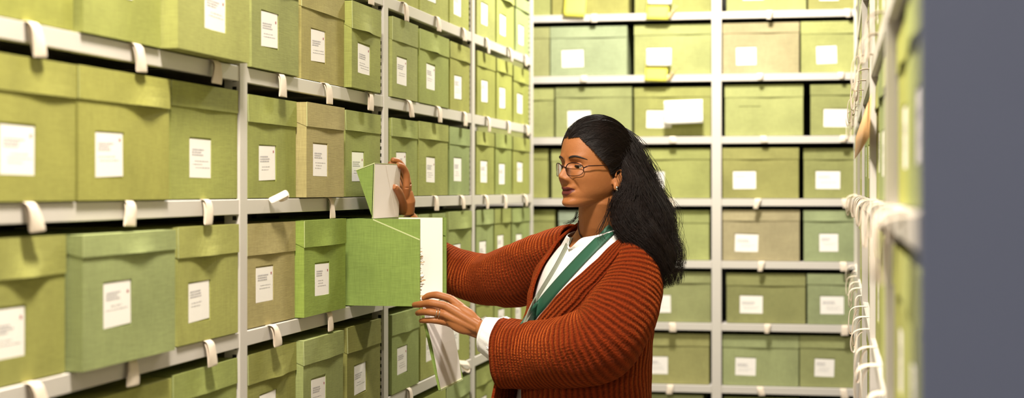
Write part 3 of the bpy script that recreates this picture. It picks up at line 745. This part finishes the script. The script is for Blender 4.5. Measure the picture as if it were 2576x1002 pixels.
# eyes, lids, lashes, brows
for s in (1, -1):
    ec = hw(.0838, s * .0298, .1068); ER = .0122
    dn = math.radians(-20); ed = (HF * math.cos(dn) + UP * math.sin(dn) + HL * s * .08).normalized()
    def patch(r, e0, e1, a0, a1, ne, na, c=ec):
        return [[c + (HF * (math.cos(math.radians(e0 + (e1 - e0) * i / ne)) * math.cos(math.radians(a0 + (a1 - a0) * j / na)))
                 + HL * (math.cos(math.radians(e0 + (e1 - e0) * i / ne)) * math.sin(math.radians(a0 + (a1 - a0) * j / na)))
                 + UP * math.sin(math.radians(e0 + (e1 - e0) * i / ne))) * r for j in range(na + 1)] for i in range(ne + 1)]
    b = MB(); sd = HL; s3 = ed.cross(sd).normalized(); s2 = s3.cross(ed).normalized(); rows = []
    for i in range(25):
        t = math.pi * i / 24 * .999 + .0005
        rows.append([ec + (ed * math.cos(t) + s2 * math.sin(t) * math.cos(2 * math.pi * k / 28) + s3 * math.sin(t) * math.sin(2 * math.pi * k / 28)) * ER for k in range(28)])
    b.grid(rows, 0, True)
    b.m = [1 if f // 28 < 4 else 0 for f in range(len(b.m))]
    body_part(b, 'eye', [M['eyewhite'], M['iris']])
    for nm, e0, e1 in (('upper_eyelid', 2, 75), ('lower_eyelid', -75, -36)):
        b = MB(); b.grid(patch(ER + .0009, e0, e1, -78, 78, 14, 24)); o = body_part(b, nm, M['skin'])
        o.modifiers.new('thick', 'SOLIDIFY').thickness = .0012
    b = MB(); b.tube(patch(ER + .0020, 0, 1, -62, 66, 1, 20)[0], [.0006 + .0014 * math.sin(math.pi * k / 20) for k in range(21)], 6); body_part(b, 'eyelashes', M['brow'])
    b = MB(); pts = []
    for k in range(15):
        q = k / 14; pts.append(face_pt(s * (.013 + .041 * q), .1275 + .0055 * math.sin(math.pi * min(1, q * .9)) - .007 * q * q, -.0010))
    b.tube(pts, [0.0010 + .0020 * math.sin(math.pi * (.22 + .76 * k / 14)) for k in range(15)], 8); body_part(b, 'eyebrow', M['brow'])
# glasses
GL = child(empty('glasses', HO)); GL['label'] = 'thin dark-rimmed glasses'
GINV = Matrix.Translation(-HO)
def gpart(b, name, mat, smooth=True):
    o = b.build(name, mat, None, smooth); o.parent = GL; o.matrix_parent_inverse = GL.matrix_world.inverted(); return o
bpy.context.view_layer.update()
def lens_pt(s, a, k=1.0):
    c, s_ = math.cos(a), math.sin(a); e = 2.6; r = (abs(c) ** e + abs(s_) ** e) ** (-1 / e)
    yy = .0325 + .0245 * c * r * k; zz = .0972 + .0170 * s_ * r * k - .0030 * c * c * max(0.0, s_) * k
    return hw(.1145 - 9.0 * (yy - .010) ** 2 + .02 * (zz - .0985), s * yy, zz)
for s in (1, -1):
    b = MB(); loop = [lens_pt(s, 2 * math.pi * k / 48) for k in range(48)]
    b.tube(loop + [loop[0]], [.00085 if math.sin(2 * math.pi * k / 48) < -.2 else .0013 for k in range(49)], 8); gpart(b, 'lens_rim', M['metal'])
    b = MB(); b.grid([[lens_pt(s, 2 * math.pi * k / 48, q) for k in range(48)] for q in (1, .7, .4, .15, .01)], 0, True); gpart(b, 'lens', M['lens'])
    b = MB(); b.tube([lens_pt(s, .25), hw(.086, s * .066, .106), hw(.050, s * .0765, .1075), hw(.010, s * .079, .106), hw(-.012, s * .0785, .096)], [.0016, .0015, .0013, .0012, .001], 8); gpart(b, 'temple_arm', M['metal'])
    b = MB(); ell(b, hw(.112, s * .0105, .096), (HF * .002, HL * .0012, UP * .004), 10); gpart(b, 'nose_pad', M['lens'])
b = MB(); b.tube([lens_pt(1, math.pi - .35), hw(.1215, 0, .1065), lens_pt(-1, math.pi - .35)], .0012, 8); gpart(b, 'bridge', M['metal'])
# earring, ring
b = MB(); ell(b, hw(.001, .0795, .049), (HF * .0042, HL * .003, UP * .0052), 12); b.tube([hw(.001, .0795, .046), hw(.002, .080, .039)], [.003, .0022], 8); body_part(b, 'earring', M['silver'])
b = MB(); ra, rb_ = NM[2].lerp(NF[2][0], .42), NM[2].lerp(NF[2][0], .62); d = (rb_ - ra).normalized(); e1 = d.orthogonal().normalized(); e2 = d.cross(e1)
for cen in (ra, rb_): b.tube([cen + (e1 * math.cos(2 * math.pi * k / 24) + e2 * math.sin(2 * math.pi * k / 24)) * .0112 for k in range(25)], .0013, 8)
body_part(b, 'finger_ring', M['silver'])

# --- hair: cap, falling mass, and strands
HC = Vector((.004, 0, .133)); HR = Vector((.1062, .0838, .1090))
BND = [(0, 28), (20, 31), (40, 15), (48, 6), (69, -15), (78, -29), (90, -38), (104, -60), (180, -66)]
def bound(psi):
    a = abs(psi)
    for (p0, e0), (p1, e1) in zip(BND[:-1], BND[1:]):
        if p0 <= a <= p1: return e0 + (e1 - e0) * (a - p0) / (p1 - p0)
    return -66
def cap_pt(psi, el, k=1.0):
    p, e = math.radians(psi), math.radians(el); d = Vector((math.cos(e) * math.cos(p), math.cos(e) * math.sin(p), math.sin(e)))
    r = 1 / math.sqrt((d.x / HR.x) ** 2 + (d.y / HR.y) ** 2 + (d.z / HR.z) ** 2); q = HC + d * r * k
    return hw(q.x, q.y, q.z)
hb = MB(); rows = []
for j in range(97):
    psi = -180 + 360 * j / 96; e0 = bound(psi)
    rows.append([cap_pt(psi, e0 + (90 - e0) * i / 30, 1.0 if i > 2 else .965 + .0175 * i) for i in range(31)])
inner = [[cap_pt(-180 + 360 * j / 96, bound(-180 + 360 * j / 96) + (90 - bound(-180 + 360 * j / 96)) * i / 30, .86) for i in range(31)] for j in range(97)]
hb.grid(rows); hb.grid([r[::-1] for r in inner])
MASS = [  # path in (u, v, depth), radius in photo px, radius in depth (m)
 [(1530, 312, 4.40, 14, .03), (1544, 348, 4.40, 46, .062), (1563, 400, 4.385, 53, .078), (1586, 460, 4.37, 58, .078), (1612, 530, 4.34, 60, .072), (1642, 600, 4.31, 58, .062), (1666, 655, 4.285, 48, .05), (1684, 708, 4.28, 22, .03)],
 [(1560, 396, 4.318, 22, .026), (1588, 446, 4.297, 24, .026), (1586, 482, 4.287, 26, .028), (1580, 522, 4.275, 34, .032), (1592, 566, 4.255, 36, .032), (1620, 610, 4.235, 32, .03), (1650, 665, 4.235, 26, .028), (1668, 712, 4.24, 12, .016)],
 [(1560, 380, 4.45, 30, .05), (1575, 450, 4.47, 34, .05), (1590, 520, 4.47, 34, .05), (1610, 580, 4.46, 30, .04), (1630, 630, 4.45, 18, .02)]]
def mass_rows(path, n, m, k=1.0):
    P = cr(path, n); rows = []
    for i, (u, v, t, r, rd) in enumerate(P):
        a, c = P[max(0, i - 1)], P[min(n - 1, i + 1)]; d = Vector((c[0] - a[0], -(c[1] - a[1]), 0)).normalized(); pr_ = Vector((d.y, -d.x, 0))
        rows.append([W(u, v, t) + (RT * pr_.x + UP * pr_.y) * (math.cos(2 * math.pi * j / m) * r / PX * k) + FW * (math.sin(2 * math.pi * j / m) * rd * k) for j in range(m)])
    return rows
for p in MASS: hb.grid(mass_rows([q if k < len(p) - 1 else (q[0] - 6, q[1] - 16, q[2], q[3] * .6, q[4] * .6) for k, q in enumerate(p)], 28, 24, .86), 0, True, True)
HAIR = body_part(hb, 'hair', M['hair'], fix=False)
st = MB(); hr = random.Random(8)
def strand(pts, r0=.0005, r1=.0002):
    n = len(pts); st.tube(pts, [r0 + (r1 - r0) * i / (n - 1) for i in range(n)], 3, 0, False)
for k in range(2600):                                                          # swept back over the scalp
    psi = hr.choice((1, 1, 1, -1)) * hr.uniform(0, 96); e0 = bound(psi) - 1.5 + hr.uniform(-1, 1) * 2 + (0 if hr.random() < .5 else hr.uniform(0, 45))
    sgn = 1 if psi > 0 else -1; p1 = sgn * hr.uniform(138, 178); e1 = hr.uniform(-45, 20); ps = []
    p, e = math.radians(psi), math.radians(e0); d0 = Vector((math.cos(e) * math.cos(p), math.cos(e) * math.sin(p), math.sin(e)))
    p, e = math.radians(p1), math.radians(e1); d1 = Vector((math.cos(e) * math.cos(p), math.cos(e) * math.sin(p), math.sin(e)))
    lift = Vector((0, 0, .55 if abs(psi) < 60 else .2)); kk = hr.uniform(.998, 1.016) + .006 * math.sin(psi * .5) ; ph = psi * .12 + hr.uniform(0, .8)
    if hr.random() < .04: kk += hr.uniform(0, .03)
    for i in range(20):
        q = i / 19; d = (d0 * (1 - q) + d1 * q + lift * math.sin(math.pi * q) * .5).normalized()
        r = 1 / math.sqrt((d.x / HR.x) ** 2 + (d.y / HR.y) ** 2 + (d.z / HR.z) ** 2); kq = 1.0 + (kk - 1.0) * min(1, q * 6); c = HC + d * r * (kq + .005 * math.sin(7 * q + ph)); ps.append(hw(c.x, c.y, c.z))
    strand(ps)
LOCK = [[(hr.uniform(0, 2 * math.pi), hr.uniform(.007, .019), hr.uniform(.36, .62), hr.uniform(0, 6), hr.uniform(-.8, .8)) for _ in range(34)] for _ in MASS]
for k in range(6000):                                                          # falling waves, gathered in locks
    mi = hr.choice((0, 0, 0, 1, 1, 2)); path = MASS[mi]; n = 28; P = cr(path, n); a0, amp, fr, ph, da = hr.choice(LOCK[mi]); a = a0 + hr.gauss(0, .10) if k % 5 < 3 else hr.uniform(0, 2 * math.pi); wild = hr.random() < .10
    rk = hr.uniform(.82, 1.05) if not wild else hr.uniform(1.05, 1.30); ph += hr.gauss(0, .25); amp *= hr.uniform(.8, 1.2)
    s0 = hr.randint(0, 6); s1 = hr.randint(16, 28) if hr.random() < .9 else 28; ps = []; over = hr.uniform(0, .02) if s1 == 28 else 0
    for i in range(s0, s1):
        u, v, t, r, rd = P[i]; A = a + da * i / n; c = P[min(n - 1, i + 1)]; b0 = P[max(0, i - 1)]; d = Vector((c[0] - b0[0], -(c[1] - b0[1]), 0)).normalized(); pr_ = Vector((d.y, -d.x, 0))
        q = i / n; wv = amp * min(1, q * 1.6) * math.sin(fr * i + ph); sp_ = .84 + (rk - .84) * min(1, (i - s0) / 6) * (1 if q > .12 else .9)
        ps.append(W(u, v, t) + (RT * pr_.x + UP * pr_.y) * (math.cos(A) * r / PX * sp_ + wv) + FW * (math.sin(A) * rd * sp_ + wv * .6) + UP * (-over * max(0, q - .8) * 5))
    if len(ps) > 4: strand(ps, .00055, .0002)
for path in ([(1541, 512, 4.285), (1526, 545, 4.285), (1512, 572, 4.275), (1510, 592, 4.262), (1520, 606, 4.25)], [(1538, 500, 4.285), (1532, 540, 4.29), (1520, 575, 4.28), (1508, 590, 4.268)],
             [(1452, 535, 4.46), (1446, 552, 4.47), (1436, 560, 4.48), (1420, 566, 4.49)], [(1470, 530, 4.47), (1452, 545, 4.47), (1440, 556, 4.47), (1424, 560, 4.47)]):
    for k in range(7):
        j = [hr.gauss(0, 3.0) for _ in range(3)]; strand(cr_v([W(u + j[0] * (1 + i * .3), v + j[1], t + j[2] * .001) for i, (u, v, t) in enumerate(path)], 16), .0007, .0003)
strands = body_part(st, 'hair_strands', M['hair']); strands['kind'] = 'stuff'

# --- clothes
TB = math.radians(25); TF = (-math.cos(TB) * RT - math.sin(TB) * FW); TL = (math.sin(TB) * RT - math.cos(TB) * FW)
#        v, centre u, depth, half front-back, half width, near edge deg, far edge deg, far edge flare
TOR = [(563, 1520, 4.400, .060, .070, 78, -60, 0), (580, 1517, 4.400, .068, .088, 70, -48, 0), (602, 1512, 4.400, .082, .128, 60, -36, 0), (632, 1505, 4.400, .098, .170, 53, -28, 0), (680, 1495, 4.405, .126, .192, 44, -22, 0), (740, 1488, 4.405, .142, .200, 33, -20, 0),
       (805, 1482, 4.410, .148, .202, 13, -16, .0), (870, 1476, 4.410, .146, .203, 3, -13, .05), (940, 1468, 4.410, .158, .206, 1, -10, .075), (1010, 1462, 4.410, .165, .210, 1, -9, .08), (1080, 1460, 4.410, .170, .214, 1, -8, .08), (1150, 1458, 4.410, .170, .214, 1, -8, .08)]
TR = cr(TOR, 72)
def tpt(r, th, k=0.0, e=2.3):
    c, s = math.cos(th), math.sin(th); q = (abs(c) ** e + abs(s) ** e) ** (-1 / e)
    return W(r[1], r[0], r[2]) + TF * ((r[3] + k) * c * q) + TL * ((r[4] + k) * s * q)
class Cloth:
    def __init__(s): s.v, s.f, s.uv = [], [], []
    def grid(s, rows, swap=False, closed=False):
        i0 = len(s.v); nr, nc = len(rows), len(rows[0])
        for r in rows: s.v += [tuple(p) for p in r]
        al = [0.0]
        for a in range(nr - 1): al.append(al[-1] + sum((rows[a + 1][j] - rows[a][j]).length for j in range(0, nc, 4)) / len(range(0, nc, 4)))
        wd = sum(sum((r[j + 1] - r[j]).length for j in range(nc - 1)) for r in rows[::6]) / len(rows[::6])
        for a in range(nr - 1):
            for b in range(nc if closed else nc - 1):
                c = (b + 1) % nc; s.f.append((i0 + a * nc + b, i0 + a * nc + c, i0 + (a + 1) * nc + c, i0 + (a + 1) * nc + b))
                for (x, y) in ((b, a), (b + 1, a), (b + 1, a + 1), (b, a + 1)):
                    t = (x / (nc if closed else nc - 1) * wd, al[y]); s.uv.append((t[1], t[0]) if swap else t)
    def build(s, name, mat, thick):
        me = bpy.data.meshes.new(name); me.from_pydata(s.v, [], s.f); me.materials.append(mat); ul = me.uv_layers.new(name='UVMap')
        ul.data.foreach_set('uv', [x for t in s.uv for x in t]); me.polygons.foreach_set('use_smooth', [True] * len(s.f)); me.update()
        o = bpy.data.objects.new(name, me); C.objects.link(o); m = o.modifiers.new('thick', 'SOLIDIFY'); m.thickness = thick; m.offset = -1; return child(o)
def wr(p, amp, sc):
    n_ = noise.noise_vector(p * sc); return p + n_ * amp
EDGE = [(560, 1592), (588, 1584), (622, 1525), (674, 1468), (719, 1422), (768, 1386), (815, 1352), (870, 1322), (1200, 1310)]
def proj_u(p):
    d = p - EYE_; return CX + F * d.dot(RT) / d.dot(FW)
EYE_ = Vector((0, 0, H))
def edge_deg(r):
    v = float(r[0]); u = EDGE[-1][1]
    for (v0, u0), (v1, u1) in zip(EDGE[:-1], EDGE[1:]):
        if v0 <= v <= v1: u = u0 + (u1 - u0) * (v - v0) / (v1 - v0)
    best = 118.0
    for k in range(-10, 119):
        if proj_u(tpt(r, math.radians(k))) >= u: best = float(k); break
    return best
TR = [np.array(list(r[:5]) + [edge_deg(r)] + list(r[6:])) for r in TR]
for _ in range(4):
    for i in range(1, len(TR) - 1): TR[i][5] = (TR[i - 1][5] + 2 * TR[i][5] + TR[i + 1][5]) / 4
cg = Cloth(); rows = []
for r in TR:
    a0, a1 = math.radians(r[5]), math.radians(360 + r[6]); n = 110; row = []
    for j in range(n + 1):
        q = j / n; th = a0 + (a1 - a0) * q; k = 0.0
        edge = min(q, 1 - q) * n / 8
        if edge < 1: k = .005
        p = tpt(r, th, k)
        fl_ = max(0, (q - .80) / .20); p = p + TF * (r[7] * fl_ * fl_)
        row.append(wr(wr(p, .007, 7), .003, 22))
    rows.append(row)
cg.grid(rows, swap=True)
def sleeve(path, n, m, amp):
    P = cr(path, n); rows = []
    for i, (u, v, t, r, rd) in enumerate(P):
        a, c = P[max(0, i - 1)], P[min(n - 1, i + 1)]; A, B = W(a[0], a[1], a[2]), W(c[0], c[1], c[2]); d = (B - A).normalized()
        e1 = (UP * 1.0 + RT * .001).cross(d); e1 = (FW - d * FW.dot(d)).normalized(); e2 = d.cross(e1).normalized(); row = []
        for j in range(m):
            th = 2 * math.pi * j / m; p = W(u, v, t) + e2 * (math.cos(th) * r / PX) + e1 * (math.sin(th) * rd)
            p = wr(wr(p, amp, 9), amp * .45, 26); row.append(p)
        rows.append(row)
    return rows
NSL = [(1602, 612, 4.335, 18, .045), (1604, 634, 4.305, 42, .066), (1598, 674, 4.275, 60, .080), (1584, 734, 4.238, 73, .085), (1556, 800, 4.200, 84, .082), (1512, 858, 4.185, 88, .080), (1442, 884, 4.215, 86, .075), (1366, 892, 4.285, 79, .068), (1302, 890, 4.34, 80, .062), (1266, 888, 4.365, 82, .058)]
FSL = [(1440, 606, 4.50, 34, .05), (1412, 630, 4.54, 56, .065), (1362, 664, 4.61, 74, .07), (1298, 694, 4.69, 80, .068), (1228, 704, 4.79, 66, .062), (1168, 692, 4.85, 62, .056), (1122, 672, 4.885, 58, .05), (1086, 650, 4.90, 52, .045), (1062, 632, 4.90, 46, .042)]
cg.grid([r + [r[0]] for r in sleeve(NSL, 90, 72, .006)]); cg.grid([r + [r[0]] for r in sleeve(FSL, 80, 64, .005)])
CARD = cg.build('cardigan', M['knit'], .007)
# shirt: body, band collar, cuff
sh = MB(); rows = []
TV = [float(q[0]) for q in TR]
def ring_at(v):
    for i in range(len(TV) - 1):
        if TV[i] <= v <= TV[i + 1]: return TR[i] + (TR[i + 1] - TR[i]) * ((v - TV[i]) / (TV[i + 1] - TV[i]))
    return TR[-1]
def neckline(v, th):
    dg_ = (math.degrees(th) + 180) % 360 - 180; low = 574 + 24 * max(0.0, math.cos(th)) ** 1.2 + 26 * math.exp(-((dg_ - 4) / 9.0) ** 2)
    return v + max(0.0, low - 566) * max(0.0, 1 - (v - 566) / 60)
for v in list(range(566, 626, 5)) + [q for q in TV if q > 627]:
    rows.append([wr(tpt(ring_at(neckline(v, 2 * math.pi * j / 96)), 2 * math.pi * j / 96, -.012 * min(1, max(0, (v - 568) / 45)) + .003), .003 * min(1, max(.1, (v - 570) / 40)), 16) for j in range(96)])
SHT = sh
sh.grid(rows, 0, True)
SB = BVHTree.FromPolygons([Vector(v) for v in sh.v], sh.f)
cuff = cr([(1216, 842, 4.395, 43, .036), (1227, 845, 4.39, 46, .040), (1241, 850, 4.38, 51, .042), (1256, 855, 4.372, 58, .044), (1270, 858, 4.365, 58, .042), (1300, 862, 4.34, 52, .04)], 26)
rows = sleeve([tuple(c) for c in cuff], 26, 64, .003)
for i, r in enumerate(rows):
    for j in range(64): r[j] = r[j] + (r[j] - W(1240, 846, 4.38)).normalized() * (.0022 * math.sin(j * 1.3 + i * .4) * (i / 25))
sh.grid(rows, 0, True)
SHIRT = body_part(sh, 'shirt', M['shirt']); SHIRT.modifiers.new('thick', 'SOLIDIFY').thickness = .0016
# loose tail of the cuff
b = MB(); b.grid([[W(u + q * 3, v, 4.335 - .004 * math.sin(i)) for q, (u, v) in enumerate(((1222 + i * 9, 872 + i * 9), (1230 + i * 8, 880 + i * 9), (1238 + i * 6, 876 + i * 7)))] for i in range(5)])
o = body_part(b, 'cuff_tail', M['shirt']); o.modifiers.new('thick', 'SOLIDIFY').thickness = .0016; o.parent = SHIRT; o.matrix_parent_inverse = Matrix.Identity(4)
b = MB(); ell(b, W(1229, 877, 4.343), (RT * .0062, UP * .0062, FW * .0035), 14); o = body_part(b, 'button', M['silver']); o.parent = SHIRT; o.matrix_parent_inverse = Matrix.Identity(4)
# straps lying on the shirt
EYE = Vector((0, 0, H))
def on_shirt(u, v, off):
    d = (W(u, v, 1.0) - EYE).normalized(); hs = [r for r in ((SB.ray_cast(EYE, d), BB.ray_cast(EYE, d)) if v < 625 else (SB.ray_cast(EYE, d),)) if r[0]]; p = min(hs, key=lambda r: r[3])[0] if hs else W(u, v, 4.3); return p - d * off
def strap(name, path, width_px, mat, off, label=None):
    P = cr(path, 40); rows = []
    for i, p in enumerate(P):
        a, c = P[max(0, i - 1)], P[min(39, i + 1)]; dx, dy = c[0] - a[0], c[1] - a[1]; l = math.hypot(dx, dy); nx, ny = -dy / l, dx / l
        rows.append([on_shirt(p[0] + nx * width_px * s, p[1] + ny * width_px * s, off) for s in (-.5, -.25, 0, .25, .5)])
    for _ in range(3):
        for j in range(5):
            for i in range(1, 39): rows[i][j] = rows[i][j] * .5 + (rows[i - 1][j] + rows[i + 1][j]) * .25
    b = MB(); b.grid(rows); o = body_part(b, name, M[mat], label=label); o.modifiers.new('thick', 'SOLIDIFY').thickness = .0015
strap('lanyard', [(1541, 574), (1526, 588), (1502, 611), (1462, 651), (1415, 702), (1372, 752), (1330, 806), (1306, 842)], 25, 'lanyard', .011, 'dark green ribbon lanyard')
strap('lanyard', [(1436, 596), (1420, 628), (1399, 668), (1375, 708), (1350, 750), (1328, 796), (1310, 834)], 9, 'strap', .009, 'narrow grey-green lanyard strap')
# cord at the throat
def on_body(u, v, off):
    d = (W(u, v, 1.0) - EYE).normalized(); r = BB.ray_cast(EYE, d); return (r[0] if r[0] else W(u, v, 4.36)) - d * off
b = MB(); b.tube([on_body(u, v, .002) for u, v in ((1456, 556), (1455, 566), (1456, 578), (1459, 590), (1465, 600), (1474, 606))], .0022, 8); body_part(b, 'necklace', M['bead'])
# trousers and shoes, below the frame
tb = MB(); base = Vector((W(1465, 1100, 4.41).x, W(1465, 1100, 4.41).y, 0))
tb.grid([[base + UP * z + TF * (a * math.cos(2 * math.pi * j / 40)) + TL * (w_ * math.sin(2 * math.pi * j / 40)) for j in range(40)] for z, a, w_ in ((.98, .12, .16), (.88, .135, .18), (.76, .13, .185), (.72, .11, .17))], 0, True, True)
for s in (1, -1):
    tb.grid([[base + TL * (s * o_) + TF * f_ + UP * z + TF * (r_ * math.cos(2 * math.pi * j / 28)) + TL * (r_ * .95 * math.sin(2 * math.pi * j / 28)) for j in range(28)] for z, r_, o_, f_ in ((.80, .095, .085, 0), (.65, .088, .09, .005), (.48, .068, .09, .015), (.30, .060, .09, 0), (.06, .058, .09, -.01))], 0, True, True)
    b = MB(); b.grid([[base + TL * (s * .09 + w_ * math.sin(2 * math.pi * j / 24)) + TF * x_ + UP * (zc + h_ * math.cos(2 * math.pi * j / 24)) for j in range(24)] for x_, w_, h_, zc in ((-.075, .012, .012, .035), (-.065, .03, .035, .037), (-.02, .036, .045, .047), (.05, .040, .035, .037), (.12, .044, .027, .029), (.165, .034, .02, .022), (.18, .012, .01, .014))], 0, True, True)
    body_part(b, 'shoe', M['shoe'], fix=True)
body_part(tb, 'trousers', M['trouser'], fix=True)
# ------------------------------------------------------------------ light: ceiling battens over the aisle, plus one added behind the camera
def batten(x, y, power, label, tint=(1.0, .91, .78), ln=.32, w=.32, rot=0.0):
    root = empty('ceiling_light', (x, y, 3.5), rot); tag(root, label, 'ceiling light')
    b = MB(); b.box(-w / 2 - .02, w / 2 + .02, -ln / 2, ln / 2, -.06, 0); bevel(b.build('housing', M['steel'], root), .004)
    l = bpy.data.lights.new('tube_light', 'AREA'); l.shape = 'RECTANGLE'; l.size = w; l.size_y = ln; l.energy = power; l.color = tint
    o = bpy.data.objects.new('tube_light', l); C.objects.link(o); o.parent = root; o.location = (0, 0, -.064)
batten(-.74, 2.35, 150, 'square ceiling light over the near end of the aisle')
batten(-.62, 6.7, 122, 'square ceiling light over the far end of the aisle', (1.0, .94, .84))
batten(-.3, -.8, 62, 'added square ceiling light, unseen behind the camera')  # added unseen lamp, brightens the end panel of the right run

w = bpy.data.worlds.new('room'); SC.world = w; w.use_nodes = True
bg = w.node_tree.nodes['Background']; bg.inputs[0].default_value = (1.0, .92, .8, 1); bg.inputs[1].default_value = .02

cam = bpy.data.cameras.new('camera'); co = bpy.data.objects.new('camera', cam); C.objects.link(co)
co.location = (0, 0, H); co.rotation_euler = (math.radians(90), 0, YAW)
cam.sensor_width = 36; cam.lens = 36 * F / 2576; cam.shift_y = -24 / 2576; cam.clip_start = .05
cam.dof.use_dof = True; cam.dof.focus_distance = 4.42; cam.dof.aperture_fstop = 2.8
SC.camera = co
SC.view_settings.view_transform = 'Standard'; SC.view_settings.look = 'None'
SC.view_settings.gamma = 1; SC.view_settings.use_curve_mapping = False; SC.view_settings.exposure = 0.34
SC.cycles.use_denoising = True
SC.cycles.max_bounces = 8
